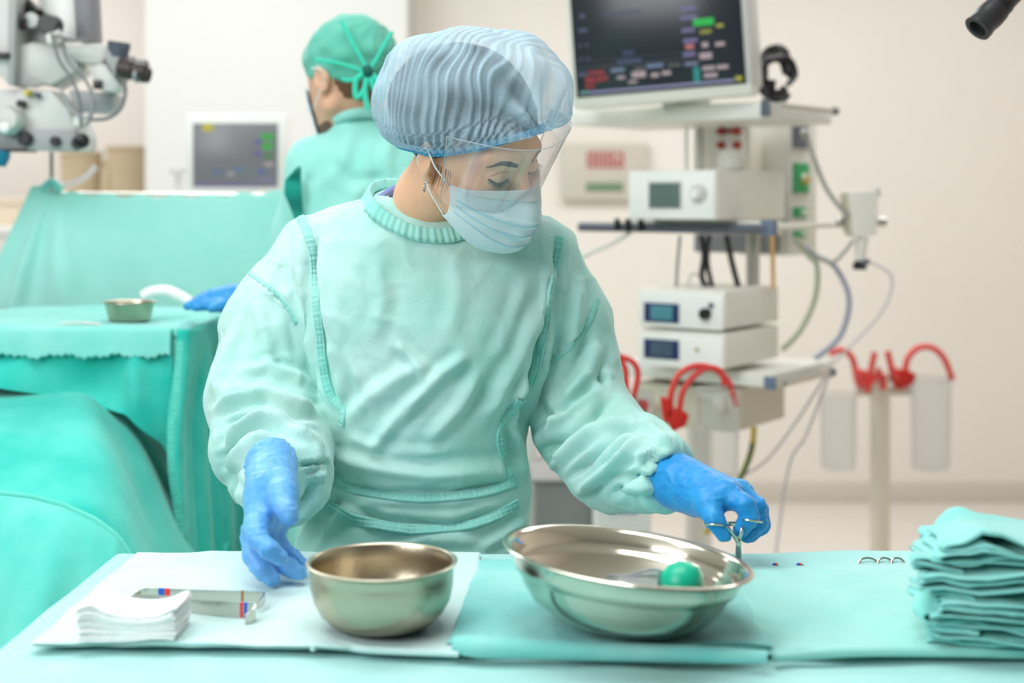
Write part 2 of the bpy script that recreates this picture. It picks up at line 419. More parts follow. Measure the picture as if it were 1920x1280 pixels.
# ------------------------------------------------------------------ the room
WALL_W = mat('wall_white_paint', (230, 231, 231), .8, var=.02, vscale=2)
WALL_B = mat('wall_cream_paint', (231, 224, 215), .75, var=.02, vscale=1.5)
FLOOR = mat('cream_floor', (220, 213, 205), .32, var=.04, vscale=2.5)
BASEM = mat('baseboard_vinyl', (206, 197, 186), .5)
YB = 6.55
def slab(name, lo, hi, m): return struct(MB().box(lo, hi).build(name, m, smooth=False))
slab('floor', (-5, -3, -.1), (4.2, 8.6, 0), FLOOR)
slab('ceiling', (-5, -3, 3.2), (4.2, 8.6, 3.3), WALL_W)
slab('wall_right', (4.0, -3, 0), (4.2, 8.6, 3.2), WALL_B)
slab('wall_left', (-5.0, -3, 0), (-4.8, 8.6, 3.2), mat('wall_grey_green_paint', (176, 182, 180), .8))  # unseen wall, its grey chosen to dim the bounced fill
slab('wall_rear', (-5, -3.1, 0), (4.2, -2.95, 3.2), mat('wall_mid_grey_paint', (128, 134, 134), .8))  # unseen wall, kept mid grey to cut fill bounced from behind the camera
slab('wall_back', (-.55, YB, 0), (4.1, YB+.15, 3.2), WALL_B)
xa = P(272, 0, 6.1)[0]
slab('wall_partition', (xa, 6.1, 0), (-.45, YB+.1, 3.2), mat('partition_paint', (208, 208, 204), .8))
slab('wall_corridor', (-5, 8.4, 0), (xa+.3, 8.55, 3.2), mat('corridor_paint', (230, 222, 214), .8))
struct(MB().box((-.45, YB-.02, 0), (4.0, YB-.001, .09), .004).build('baseboard_back', BASEM))
# corridor beyond the opening: white counter with tan boxes
z0 = P(0, 425, 7.4)[2]
t = thing('storage_counter', 'long white counter in the corridor behind the green drape', 'counter', (P(100, 0, 7.4)[0], 7.6, 0))
MB().box((P(-300, 0, 7.4)[0], 7.2, .05), (P(262, 0, 7.4)[0], 8.0, z0-.04), .01).build('body', WHITE, t)
MB().box((P(-310, 0, 7.4)[0], 7.17, z0-.04), (P(266, 0, 7.4)[0], 8.02, z0), .008).build('worktop', WHITE, t)
TAN = mat('tan_laminate', (220, 204, 176), .6, var=.06); TAN2 = mat('tan_darker', (204, 184, 152), .6, var=.05)
for nm, lab, x0, x1, y0, mt in (('storage_box', 'wide pale tan box on the corridor counter under the microscope', -90, 82, 372, mat('beige_laminate', (222, 206, 184), .6)),
                           ('storage_box', 'tall tan box on the corridor counter beside the white partition', 166, 262, 296, TAN)):
    a = P(x0, y0, 7.7); b = P(x1, y0, 7.7)
    t = thing(nm, lab, 'box', ((a[0]+b[0])/2, 7.8, z0), 'boxes on the corridor counter')
    MB().box((a[0], 7.7, z0), (b[0], 7.97, a[2]-.03), .01).build('body', mt, t)
    MB().box((a[0]-.01, 7.69, a[2]-.03), (b[0]+.01, 7.98, a[2]), .008).build('lid', mt, t)
for lab, cx, cy, r in (('round brown tub on the counter left of the drape pole', 152, 330, 38), ('larger round brown tub against the tan box beside the partition', 240, 322, 40)):
    c = P(cx, cy, 7.35); t = thing('storage_tub', lab, 'tub', (c[0], 7.35, z0), 'brown tubs in the corridor'); rr = r/F*7.35
    MB().lathe([(0, 0), (rr*.8, 0), (rr, (c[2]+rr*1.0-z0)*.9), (rr*.97, c[2]+rr-z0), (0, c[2]+rr-z0)], (c[0], 7.35, z0), n=28).build('tub', TAN2, t)
    MB().lathe([(rr*.97, c[2]+rr-z0), (rr*1.04, c[2]+rr-z0+.005), (rr*1.04, c[2]+rr-z0+.02), (0, c[2]+rr-z0+.02)], (c[0], 7.35, z0), n=28).build('lid', TAN2, t)
# ------------------------------------------------------------------ the nurse
YN = 2.03
nurse = thing('person', 'nurse in mint gown, pale blue bouffant cap, mask and visor looking down at the bowls', 'person', (-.13, 2.03, 0))
# gown: profile table (pixel row, left, right, half depth, centre Y)
rows = [(352, 735, 838, .050, 2.045), (372, 698, 860, .062, 2.045), (392, 612, 962, .080, 2.045), (412, 572, 1022, .092, 2.04), (450, 556, 1056, .108, 2.035),
        (520, 562, 1058, .122, 2.03), (600, 580, 1042, .132, 2.025), (700, 594, 1016, .136, 2.02), (780, 602, 990, .132, 2.02), (830, 606, 984, .124, 2.02),
        (880, 604, 992, .120, 2.02), (915, 594, 996, .118, 2.02), (980, 566, 992, .128, 2.02), (1040, 548, 994, .140, 2.02), (1150, 530, 1005, .155, 2.03),
        (1500, 480, 1040, .165, 2.05), (2050, 450, 1070, .18, 2.07)]
rz = np.array([P(0, r[0], YN)[2] for r in rows])[::-1]
rl = np.array([P(r[1], 0, YN)[0] for r in rows])[::-1]; rr_ = np.array([P(r[2], 0, YN)[0] for r in rows])[::-1]
rb = np.array([r[3] for r in rows])[::-1]; ry = np.array([r[4] for r in rows])[::-1]
def torso(X):
    z = X[..., 2]; l = np.interp(z, rz, rl); r = np.interp(z, rz, rr_); b = np.interp(z, rz, rb); cy = np.interp(z, rz, ry)
    a = (r-l)/2; cx = (r+l)/2; q = 2.35
    k = ((np.abs(X[..., 0]-cx)/a)**q+(np.abs(X[..., 1]-cy)/b)**q)**(1/q)
    d = (k-1)*np.minimum(a, b)
    return np.maximum(d, np.maximum(z-rz[-1], rz[0]-z)).astype(np.float32)
armR = [(P(600, 476, 2.035), .062), (P(520, 610, 2.025), .066), (P(494, 745, 2.0), .078), (P(510, 832, 1.93), .076), (P(534, 892, 1.835), .062)]
armL = [(P(1006, 492, 2.04), .064), (P(1066, 600, 2.035), .056), (P(1076, 690, 2.03), .050), (P(1092, 800, 2.0), .064), (P(1140, 850, 1.94), .062), (P(1196, 868, 1.875), .052), (P(1256, 893, 1.795), .041)]
def gown_sdf(X):
    d = torso(X); a = chain(X, armR, .03); b = chain(X, armL, .03)
    e = smin(d, a, .010); e = smin(e, b, .010)
    e = np.maximum(e, -ell(X, P(792, 366, 2.03), (.058, .056, .032)))
    cn = P(1275, 905, 1.78)-P(1196, 868, 1.875); cn /= np.linalg.norm(cn); e = np.maximum(e, ((X-P(1253, 891, 1.80).astype(np.float32))@cn.astype(np.float32)))
    return e
lo = (P(370, 0, 1.95)[0]-.02, 1.70, .50); hi = (P(1290, 0, 1.85)[0]+.03, 2.24, 1.415)
V, Fc = nets(gown_sdf, lo, hi, .0039)
V = relax(V, Fc, 2); N = vnormals(V, Fc)
x, y = proj(V)
# broad soft irregularity, stronger on the sleeves
inarm = ((x < 600) | (x > 1010)).astype(float)
V = V+N*(wnoise(V*np.array([1, 1, .7]), .17, 3)*.0035*(1+.6*inarm)+wnoise(V*np.array([1, 1, .6]), .08, 4)*(.0008+.0012*inarm))[:, None]
N = vnormals(V, Fc)
FL = [ # torso folds traced on the front
 ([(640, 800), (700, 740), (760, 700), (810, 690)], .004, 16), ([(690, 850), (740, 790), (790, 740)], .005, 13), ([(770, 760), (830, 700), (880, 665)], .006, 13),
 ([(800, 830), (860, 765), (900, 700)], .005, 14), ([(740, 640), (790, 690), (800, 720)], .004, 10), ([(615, 560), (640, 650), (690, 740)], .004, 14),
 ([(1020, 560), (985, 640), (950, 720), (900, 800)], .006, 17), ([(990, 520), (960, 610), (930, 680)], .003, 14), ([(1035, 620), (1000, 700), (950, 760)], .006, 10),
 ([(600, 850), (700, 875), (800, 890), (960, 880)], .006, 16), ([(620, 905), (720, 925), (850, 925), (970, 900)], -.005, 9), ([(640, 820), (740, 850), (850, 850)], .003, 12),
 ([(700, 480), (720, 560), (700, 640)], .002, 16), ([(850, 470), (860, 560), (840, 640)], .002, 18), ([(780, 460), (900, 500), (1000, 500)], .002, 18),
 ([(960, 800), (975, 850), (985, 900)], .005, 9), ([(945, 790), (955, 840), (950, 900)], -.003, 8),
 ([(640, 940), (720, 975), (850, 985), (960, 950)], -.004, 9), ([(600, 1000), (640, 960), (700, 950)], .004, 14), ([(560, 1040), (600, 960), (620, 900)], .007, 12),
 ([(590, 1040), (615, 990)], .004, 8), ([(900, 1030), (950, 1000), (990, 970)], .004, 10), ([(720, 1030), (800, 1010), (900, 1015)], .003, 12),
 # armpit creases
 ([(592, 430), (588, 520), (600, 620), (612, 700), (632, 760)], -.011, 9), ([(566, 420), (560, 500), (575, 600), (600, 690)], .006, 12),
 ([(620, 640), (640, 700), (645, 760)], .004, 10),
 ([(1048, 440), (1040, 540), (1020, 640), (985, 740)], -.006, 9), ([(1010, 660), (985, 745), (978, 800)], -.012, 9),
 # right sleeve (picture left)
 ([(478, 560), (500, 640), (505, 700)], .003, 14), ([(400, 770), (440, 752), (500, 745), (560, 765), (604, 775)], .011, 9), ([(420, 800), (455, 780), (505, 775), (550, 800), (600, 812)], -.009, 7),
 ([(430, 838), (450, 805), (490, 790), (540, 800), (580, 820)], .010, 8), ([(410, 860), (440, 840), (470, 812)], -.006, 6), ([(425, 890), (445, 860), (480, 825), (520, 815)], .008, 8),
 ([(440, 700), (500, 690), (570, 715), (600, 740)], .006, 12), ([(395, 740), (420, 680), (440, 620)], .004, 12), ([(530, 530), (560, 600), (580, 680)], .005, 12),
 ([(470, 520), (520, 560), (556, 600)], .0025, 5, 's'), ([(560, 872), (590, 868), (618, 866)], -.005, 4), ([(575, 900), (600, 890), (612, 880)], .005, 6), ([(560, 975), (590, 930), (605, 890)], .007, 9),
 ([(430, 900), (450, 930), (455, 960)], .005, 9), ([(410, 800), (405, 850), (420, 900)], .004, 10), ([(570, 940), (585, 915)], -.006, 6),
 # left sleeve (picture right)
 ([(1118, 560), (1090, 620), (1040, 660), (1010, 680)], .0025, 5, 's'), ([(1085, 520), (1080, 600), (1060, 680)], .005, 13), ([(1120, 640), (1100, 700), (1050, 760)], .006, 13),
 ([(1000, 830), (1050, 790), (1100, 750), (1135, 735)], .008, 9), ([(1010, 850), (1060, 820), (1120, 770), (1150, 755)], -.010, 8), ([(1030, 880), (1080, 835), (1130, 800), (1170, 780)], .010, 9),
 ([(1060, 900), (1110, 860), (1160, 810), (1200, 790)], -.010, 9), ([(1080, 925), (1130, 890), (1180, 850), (1210, 815)], .010, 10), ([(1140, 935), (1180, 900), (1215, 860), (1250, 830)], -.006, 8),
 ([(1160, 905), (1200, 915), (1240, 915)], .006, 9), ([(1150, 895), (1190, 890), (1230, 892)], -.006, 6), ([(1190, 860), (1220, 845), (1262, 850)], .006, 7), ([(1200, 880), (1230, 868), (1258, 868)], -.005, 5),
 ([(1180, 790), (1220, 800), (1255, 825)], .006, 8), ([(1030, 740), (1050, 790), (1030, 840)], .005, 11), ([(1120, 700), (1138, 720)], -.006, 8),
]
V = folds(V, N, [(f[0], f[1]*1.75, f[2]*.88)+tuple(f[3:]) for f in FL]); N = vnormals(V, Fc)
V = V+N*(np.maximum(wnoise(V*np.array([1.0, 1, .55]), .05, 8), .2)*.0008*(1+1.2*inarm))[:, None]
for sc_, sd_, am_ in ((.085, 15, .0020), (.05, 16, .0011)):
    rdg = (1-np.minimum(np.abs(wnoise(V*np.array([1.1, 1, .75]), sc_, sd_, 8)), 1))**5; msk = np.clip(wnoise(V, .13, sd_+30)+.25, 0, 1); V = V+N*(rdg*msk*am_*(1+.5*inarm))[:, None]
V = relax(V, Fc, 1, .4)
gown = obj('gown', V, Fc.tolist(), GOWN, nurse)
tree = bvh(gown)
seam(tree, [(557, 398), (572, 425), (586, 480), (592, 550), (600, 630), (608, 700), (622, 745), (643, 768), (640, 795)], 'armhole_seam', GOWN_D, gown, .0125, .0022, .0009, lift=.0016)
seam(tree, [(1047, 446), (1040, 500), (1028, 560), (1018, 640), (1001, 700), (984, 738)], 'armhole_seam', GOWN_D, gown, .0125, .0022, .0009, lift=.003)
seam(tree, [(978, 748), (960, 770), (940, 795), (938, 830), (952, 880), (960, 905)], 'armhole_seam', GOWN_D, gown, .0125, .0022, .0009, lift=.0016)
seam(tree, [(616, 888), (660, 915), (720, 928), (790, 934), (860, 930), (920, 920), (968, 902)], 'waist_seam', GOWN_D, gown, .014, .002, .0008, lift=.0018)
seam(tree, [(604, 938), (650, 965), (700, 982), (770, 992), (850, 990), (910, 975), (970, 944)], 'waist_seam', GOWN_D, gown, .014, .002, .0008, lift=.0018)
seam(tree, [(468, 512), (500, 535), (530, 562), (556, 606)], 'sleeve_seam', GOWN_D, gown, .006, .0014, lift=.001)
seam(tree, [(1120, 560), (1105, 605), (1070, 650), (1035, 678)], 'sleeve_seam', GOWN_D, gown, .006, .0014, lift=.001)
seam(tree, [(556, 872), (585, 869), (617, 866)], 'cuff_seam', GOWN_D, gown, .006, .0014)
# collar: a puckered ring standing at the neckline
cp = [(690, 360, 2.035), (700, 385, 1.995), (735, 412, 1.962), (780, 432, 1.948), (830, 437, 1.95), (868, 428, 1.965), (900, 408, 1.99), (905, 385, 2.06), (850, 362, 2.12), (770, 345, 2.13), (712, 345, 2.09)]
def cfront(p):
    if p[2] > 2.0: return p
    c, n = on_surface(tree, p[0], p[1]+9); return p if c is None else (p[0], p[1], min(p[2], c[1]-.001))
cp = [cfront(c) for c in cp]
cpts, _ = smooth_path([P(*c) for c in cp], [0]*len(cp), 26, True); C = np.array(cpts); n = len(C); cen = C.mean(0)
T = np.roll(C, -1, 0)-np.roll(C, 1, 0); T /= np.linalg.norm(T, axis=1, keepdims=True)
out = C-cen; out[:, 2] = 0; out /= np.linalg.norm(out, axis=1, keepdims=True); upv = np.array([0, 0, 1.])
s_ = np.arange(n); pk = np.sin(s_*.95)*.0008+np.sin(s_*.41)*.0006
A = []
for u, v in [(-.3, -.5), (0, .45), (.12, .62), (.26, .5), (.5, .1), (.9, -.45), (1.15, -1.0), (.6, -1.3)]:
    A.append(C-out*(.004)+out*(.0125*u+(pk if u > 0 else 0)[:, None] if False else (.0125*u+pk*(u > 0))[:, None])+upv*(.0115*v))
A = np.stack(A+[A[0]], 1); A = np.concatenate([A, A[:1]], 0); Vc, Fcc = grid_mesh(A); obj('collar', Vc, Fcc, GOWN_D, gown)
# undershirt edge
MB().tube([P(712, 372, 2.02), P(735, 360, 2.04), P(752, 350, 2.07)], [.006, .008, .006], 10, sub=5).build('undershirt', mat('violet_grey_cotton', (128, 140, 190), .8), nurse)

# ---- head (local frame: x her left, -y the way she looks, z up)
def euler(yaw, pitch, roll):
    cz, sz, cx, sx, cy, sy = np.cos(yaw), np.sin(yaw), np.cos(pitch), np.sin(pitch), np.cos(roll), np.sin(roll)
    return np.array([[cy, 0, sy], [0, 1, 0], [-sy, 0, cy]])@np.array([[cz, -sz, 0], [sz, cz, 0], [0, 0, 1]])@np.array([[1, 0, 0], [0, cx, -sx], [0, sx, cx]])
HR = euler(math.radians(42), math.radians(40), math.radians(-19)); HC = np.array([-.0505, 1.90, 1.4705])
def h2w(p): return np.asarray(p)@HR.T+HC
def w2h(p): return (np.asarray(p)-HC)@HR
nk0 = w2h(P(806, 372, 1.985)); nk1 = w2h(P(786, 470, 2.035))
def head_sdf(X):
    d = ell(X, (0, .012, .030), (.073, .094, .082))
    d = smin(d, ell(X, (0, -.034, -.030), (.057, .056, .078)), .03)
    for s in (-1, 1):
        d = smin(d, rcone(X, (s*.050, .0, -.055), (s*.014, -.066, -.098), .017, .013), .03)
        d = smin(d, ell(X, (s*.040, -.058, -.026), (.021, .022, .019)), .02)
        d = smin(d, rcone(X, (s*.012, -.083, .019), (s*.042, -.070, .021), .009, .008), .014)
        d = -smin(-d, ell(X, (s*.031, -.101, -.001), (.017, .016, .010)), .012)
        d = smin(d, ell(X, (s*.031, -.0735, -.002), (.0135, .0125, .0115)), .004)
    d = smin(d, rcone(X, (0, -.084, .008), (0, -.1095, -.032), .0065, .0095), .012)
    d = smin(d, ell(X, (0, -.104, -.036), (.015, .009, .007)), .006)
    d = smin(d, ell(X, (0, -.088, -.062), (.022, .010, .010)), .012)
    d = smin(d, ell(X, (0, -.078, -.098), (.017, .013, .012)), .014)
    for s in (-1, 1):   # ears
        e = ell(X, (s*.076, .012, -.006), (.007, .017, .030), euler(math.radians(s*18), 0, 0)); e = np.maximum(e, -ell(X, (s*.083, .008, -.002), (.006, .009, .017)))
        d = smin(d, e, .004)
        d = smin(d, ell(X, (s*.073, .006, -.034), (.0055, .008, .009)), .005)
    nk = rcone(X, nk0, nk1, .046, .056)
    d = smin(d, nk, .03)
    d = smin(d, rcone(X, (0.0, .03, -.03), nk0, .05, .046), .02)
    return d
Vh, Fh = nets(head_sdf, (-.125, -.13, -.20), (.10, .15, .125), .0027)
Vh = relax(Vh, Fh, 1, .4)
body = obj('body', h2w(Vh), Fh.tolist(), SKIN, nurse)
htree = BVHTree.FromPolygons([Vector(v) for v in Vh], Fh.tolist())
def on_head(x, z, lift=0., y0=-.3):
    h = htree.ray_cast(Vector((x, y0, z)), Vector((0, 1, 0)))
    return None if h[0] is None else np.array(h[0]+h[1]*lift)
def strip_on_head(pts, ws, name, m, th=.0006, parent=None):
    pp, w2 = smooth_path([np.array(p, float) for p in pts], list(ws), 8); A = []
    for i, (p, w_) in enumerate(zip(pp, w2)):
        a = pp[max(0, i-1)]; b = pp[min(len(pp)-1, i+1)]; t_ = b-a; t_ /= np.linalg.norm(t_); nn = np.array([-t_[1], t_[0]])
        row = []
        for u, l in ((-1, 0), (-.5, 1), (0, 1.3), (.5, 1), (1, 0)):
            q = p+nn*w_*u; c = on_head(q[0], q[1], .0002+l*th); row.append(c)
        if all(c is not None for c in row): A.append(row)
    V_, F_ = grid_mesh(np.array(A)); return obj(name, h2w(V_), F_, m, parent or body)
for s in (-1, 1):
    strip_on_head([(s*.013, .0155), (s*.024, .0195), (s*.036, .0205), (s*.049, .0140)], [.0024, .0036, .0030, .0007], 'eyebrow', BROW)
    # dark lash line on the lowered lid, and the lashes
    lid = [(s*.0185, -.0055), (s*.025, -.0092), (s*.032, -.0103), (s*.039, -.0080), (s*.045, -.0030)]
    strip_on_head(lid, [.0008, .0019, .0022, .0020, .0010], 'eyelid_line', LASH, .0004)
    m_ = MB(); pl, _ = smooth_path([np.array(p) for p in lid], [0]*5, 7)
    for i, p in enumerate(pl):
        c = on_head(p[0], p[1], .0004)
        if c is None: continue
        d_ = np.array([s*(.002+.004*i/len(pl)), -.0055, -.0035]); m_.tube([c, c+d_*.6, c+d_+np.array([0, -.001, .0015])], [.0004, .0003, .0001], 4)
    obj('eyelashes', h2w(m_.V), m_.F, LASH, body)
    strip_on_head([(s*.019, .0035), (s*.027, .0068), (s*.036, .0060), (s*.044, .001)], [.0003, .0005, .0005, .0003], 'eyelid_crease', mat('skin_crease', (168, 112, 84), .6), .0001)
# hair under the cap, and small strands by the ear
CE = P(887, 196, 1.925); CR = np.array([.129, .135, .103])
def hair_sdf(X):
    d = ell(X, (0, .018, .036), (.083, .100, .084)); Xw = (X@HR.T.astype(np.float32))+HC.astype(np.float32); d = smin(d, ell(Xw, CE+[-.022, .012, .002], (.094, .098, .082)), .02)
    cut = (X[..., 2]-(-.004+.58*np.maximum(-X[..., 1]-.01, -.09))-.008)
    return np.maximum(d, -cut)
Vq, Fq = nets(hair_sdf, (-.16, -.13, -.12), (.16, .20, .20), .005); Nq = vnormals(Vq, Fq)
Vq = Vq+Nq*(np.sin(wnoise(Vq, .1, 2)*6+Vq[:, 0]*260)*.0012)[:, None]
obj('hair', h2w(Vq), Fq.tolist(), HAIR, body)
m_ = MB()
for k in range(9):
    a = np.array([-.0775+.001*(k % 3), -.012-.003*k, -.004]); m_.tube([a, a+[-.001, -.002, -.014], a+[.001, .003, -.03-.002*(k % 4)]], [.0005, .0004, .0002], 4, sub=3)
obj('hair_strands', h2w(m_.V), m_.F, HAIR, body)

# ---- bouffant cap
CE = P(887, 196, 1.925); CR = np.array([.129, .135, .103])
gp = P(1022, 262, 1.80)      # gather point at the forehead
def band(th):   # th 0 front, + towards her left
    sx, cy = np.sin(th), np.cos(th)
    zz = np.where(cy > 0, .004+.056*np.clip(cy, 0, 1)**1.3, .004-.045*np.clip(-cy, 0, 1)**1.2)
    return np.stack([.0815*sx, .012-.1035*cy, zz], -1)
nth, nt_ = 560, 90
TH = np.linspace(0, 2*math.pi, nth+1)
B = h2w(band(TH)); A = np.zeros((nth+1, nt_, 3)); PL = np.zeros((nth+1, nt_))
axis = HR@np.array([0, .18, 1.0]); axis /= np.linalg.norm(axis)
pole = CE+axis*1.0
def ell_hit(dv):
    k = (np.abs(dv[..., 0]/CR[0])**2.3+np.abs(dv[..., 1]/CR[1])**2.3+np.abs(dv[..., 2]/CR[2])**2.3)**(1/2.3); return CE+dv/k[..., None]
for j in range(nt_):
    t_ = j/(nt_-1); dB = B-CE; dB /= np.linalg.norm(dB, axis=1, keepdims=True)
    ang = np.arccos(np.clip(dB@axis, -1, 1))
    overs = 1.0+.10*np.sin(math.pi*min(1, t_*1.15))*(t_ < .87)            # bulge past the band before turning up
    a2 = ang*(1-t_)*overs; perp = dB-(dB@axis)[:, None]*axis; perp /= np.linalg.norm(perp, axis=1, keepdims=True)
    dv = np.cos(a2)[:, None]*axis+np.sin(a2)[:, None]*perp; E_ = ell_hit(dv)
    bl = smoothstep(0, .22, t_)**.75; A[:, j] = B*(1-bl)+E_*bl
    amp = .0018*smoothstep(0, .08, t_)*(1-smoothstep(.72, 1, t_))*(1+1.2*math.exp(-((t_-.13)/.1)**2))
    kb = float(smoothstep(.10, .22, t_)); ph = (TH*58)*(1-kb)+kb*((A[:, j]@np.array([.90, -.42, -.14]))*500)+1.9*wnoise(A[:, j], .085, 5)+.9*np.sin(t_*22+TH*3)
    ww = np.sin(ph)+.35*np.sin(2*ph+1+t_*9); rad = A[:, j]-CE; rad /= np.linalg.norm(rad, axis=1, keepdims=True)
    dg = np.linalg.norm(A[:, j]-gp, axis=1); near = np.exp(-(dg/.135)**2)
    e1 = np.array([1., 0, 0]); e2 = np.array([0, 0, 1.]); v_ = A[:, j]-gp; an = np.arctan2(v_@e2, v_@e1)
    fold = np.sin(an*11+1.2*np.sin(an*3+dg*18))*.0055*near*smoothstep(.0, .06, dg)+.0055*near*smoothstep(.0, .06, dg)
    big = (wnoise(A[:, j], .11, 11)+.4)*.005*smoothstep(.05, .3, t_)
    A[:, j] += rad*((amp*ww)*(1-.75*near)+fold+big)[:, None]
    pull = np.exp(-(dg/.034)**2)[:, None]; A[:, j] = A[:, j]*(1-.75*pull)+gp*.75*pull
    PL[:, j] = np.clip(.5*np.sin(ph+.7)+.25*np.sin(2.3*ph), -1, 1)*.55*(1-.6*near)+near*.55*np.clip(np.sin(an*11+1.2*np.sin(an*3+dg*18)), -.4, 1)+.75*np.exp(-(t_/.05)**2)+.25*wnoise(A[:, j], .05, 21)-.02
A[-1] = A[0]; PL[-1] = PL[0]
Vc, Fcc = grid_mesh(A); cap = obj('bouffant_cap', Vc, Fcc, CAP, nurse)
at = cap.data.attributes.new('pleat', 'FLOAT', 'POINT'); at.data.foreach_set('value', PL.reshape(-1).astype(np.float32))
# elastic band: ruffled ring
n = 400; th = np.linspace(0, 2*math.pi, n, endpoint=False); Bb = band(th); og = Bb*np.array([1, 1, 0]); og /= np.linalg.norm(og, axis=1, keepdims=True)
rf = np.sin(th*95)*.0013; A = []
for u, v in [(-.6, -1.2), (.5, -1.1), (.9, -.5), (.5, 0), (.95, .5), (.6, 1.3), (-.2, 1.4)]:
    A.append(Bb+og*(.0015*u+rf*(u > .3)+.001)[:, None]+np.array([0, 0, .0042])*v)
A = np.stack(A+[A[0]], 1); A = np.concatenate([A, A[:1]], 0); Vc, Fcc = grid_mesh(A)
obj('elastic_band', h2w(Vc), Fcc, CAP_B, cap)

# ---- surgical mask
nu, nv = 70, 50; A = np.zeros((nu, nv, 3))
for i in range(nu):
    a = math.radians(-74+148*i/(nu-1)); ca, sa = math.cos(a), math.sin(a)
    for j in range(nv):
        v = j/(nv-1)
        zt = -.010-.014*abs(sa)**1.5; zb = -.128+.056*abs(sa)**2.2; z = zt+(zb-zt)*v
        nose = math.exp(-((a)/.42)**2); bul = math.sin(math.pi*min(1, v*.9+.08))
        R_y = .083+.012*bul+nose*(.010+.018*math.exp(-((v-.26)/.30)**2))+.004
        if v > .84: R_y -= .030*((v-.84)/.16)**1.5
        pl = .0
        for vp in (.34, .52, .70): pl += .0045*(1/(1+math.exp(-(v-vp)*160))-(smoothstep(vp, vp+.17, v)))*(1-abs(sa)**6)
        x_ = (.077-.006*v)*sa; y_ = -.004-(R_y+.005*abs(sa))*ca**.85
        A[i, j] = (x_, y_-pl, z+.006*sa*sa*math.sin(v*3.1))
V_, F_ = grid_mesh(A); V_ = V_+wnoise(V_, .03, 31)[:, None]*np.array([0, -.0007, 0])
mask = obj('face_mask', h2w(V_), F_, MASK, nurse)
for jp in (20, 28, 36):
    m_ = MB().tube([A[i, jp]+[0, -.0006, 0] for i in range(2, 68)], .0011, 6); obj('mask_pleat_shade', h2w(m_.V), m_.F, mat('pleat_shade_blue', (168, 214, 230), .8), mask)  # darker blue tubes stand in for the shading of the pleats
for jj, nm in ((slice(0, 7), 'mask_binding'),):
    B_ = A[:, jj].copy(); B_[..., 1] -= .0012; V_, F_ = thicken(B_, -.0008); obj(nm, h2w(V_), F_, MASK_W, mask)
EL = mat('white_elastic', (236, 236, 232), .7)
for s in (-1, 1):
    ear = [np.array([s*.083, .006, .012]), np.array([s*.080, .022, -.012]), np.array([s*.077, .010, -.030])]
    tp = A[0 if s < 0 else -1, 1]; bt = A[0 if s < 0 else -1, nv-3]
    m_ = MB().tube([tp, (tp+ear[0])/2+[s*.004, 0, 0], ear[0], ear[1], ear[2], (ear[2]+bt)/2+[s*.003, 0, 0], bt], .0013, 8, sub=6); obj('ear_loop', h2w(m_.V), m_.F, EL, mask)
# ---- clear visor film fixed to the mask
nu, nv = 60, 26; A = np.zeros((nu, nv, 3))
for i in range(nu):
    u = -1+2*i/(nu-1); a = math.radians(80*u); ca, sa = math.cos(a), math.sin(a)
    for j in range(nv):
        v = j/(nv-1); zb = -.040-.012*abs(u)**2; zt = .064-.012*abs(u)**3; z = zb+(zt-zb)*v
        A[i, j] = ((.080+.014*v)*sa, -.012-(.094+.030*v)*ca**.85+.004*math.sin(u*5), z)
V_, F_ = thicken(A, .0004); vis = obj('visor', h2w(V_), F_, VISOR, nurse)
m_ = MB(); VE = film('visor_edge', (236, 240, 240), .2, .5, .2)
m_.tube(list(A[:, -1]), .0006, 6).tube(list(A[0]), .0006, 6).tube(list(A[-1]), .0006, 6); obj('visor_edge', h2w(m_.V), m_.F, VE, vis)
# earring
e = np.array([-.0775, .004, -.041]); m_ = MB().lathe([(0, -.003), (.0016, -.002), (.0018, .002), (0, .003)], e, n=12).tube([e+[0, 0, -.003], e+[0, 0, -.010]], .0013, 8)
m_.lathe([(0, -.0025), (.0022, 0), (0, .0025)], e+[0, 0, -.011], n=12); obj('earring', h2w(m_.V), m_.F, CHROME, nurse)

# ---- gloves
def hand(name, parts, webs, mt, res=.0021, wr=.0009, seedn=1, cre=()):
    allp = [p for c in parts for (p, r) in c]; lo = np.min(allp, 0)-.05; hi = np.max(allp, 0)+.05
    def fn(X):
        d = None
        for c in parts[:webs]:
            e = chain(X, c, .012); d = e if d is None else smin(d, e, .016)
        for c in parts[webs:]:
            d = smin(d, chain(X, c, .004), .0055)
        return d
    V, Fc = nets(fn, lo, hi, res); V = relax(V, Fc, 1, .5); N = vnormals(V, Fc)
    q = wnoise(V, .05, seedn)*3+V[:, 2]*420; wv = np.maximum(np.sin(q), 0)**2*np.clip(wnoise(V, .035, seedn+5), 0, 1)
    V = V+N*(wv*wr*1.6+wnoise(V, .012, seedn+9)*wr*.35)[:, None]
    V = folds(V, vnormals(V, Fc), cre) if cre else V
    return obj(name, V, Fc.tolist(), mt, nurse)
G = lambda *a: [(P(p[0], p[1], p[2]), p[3]) for p in a]
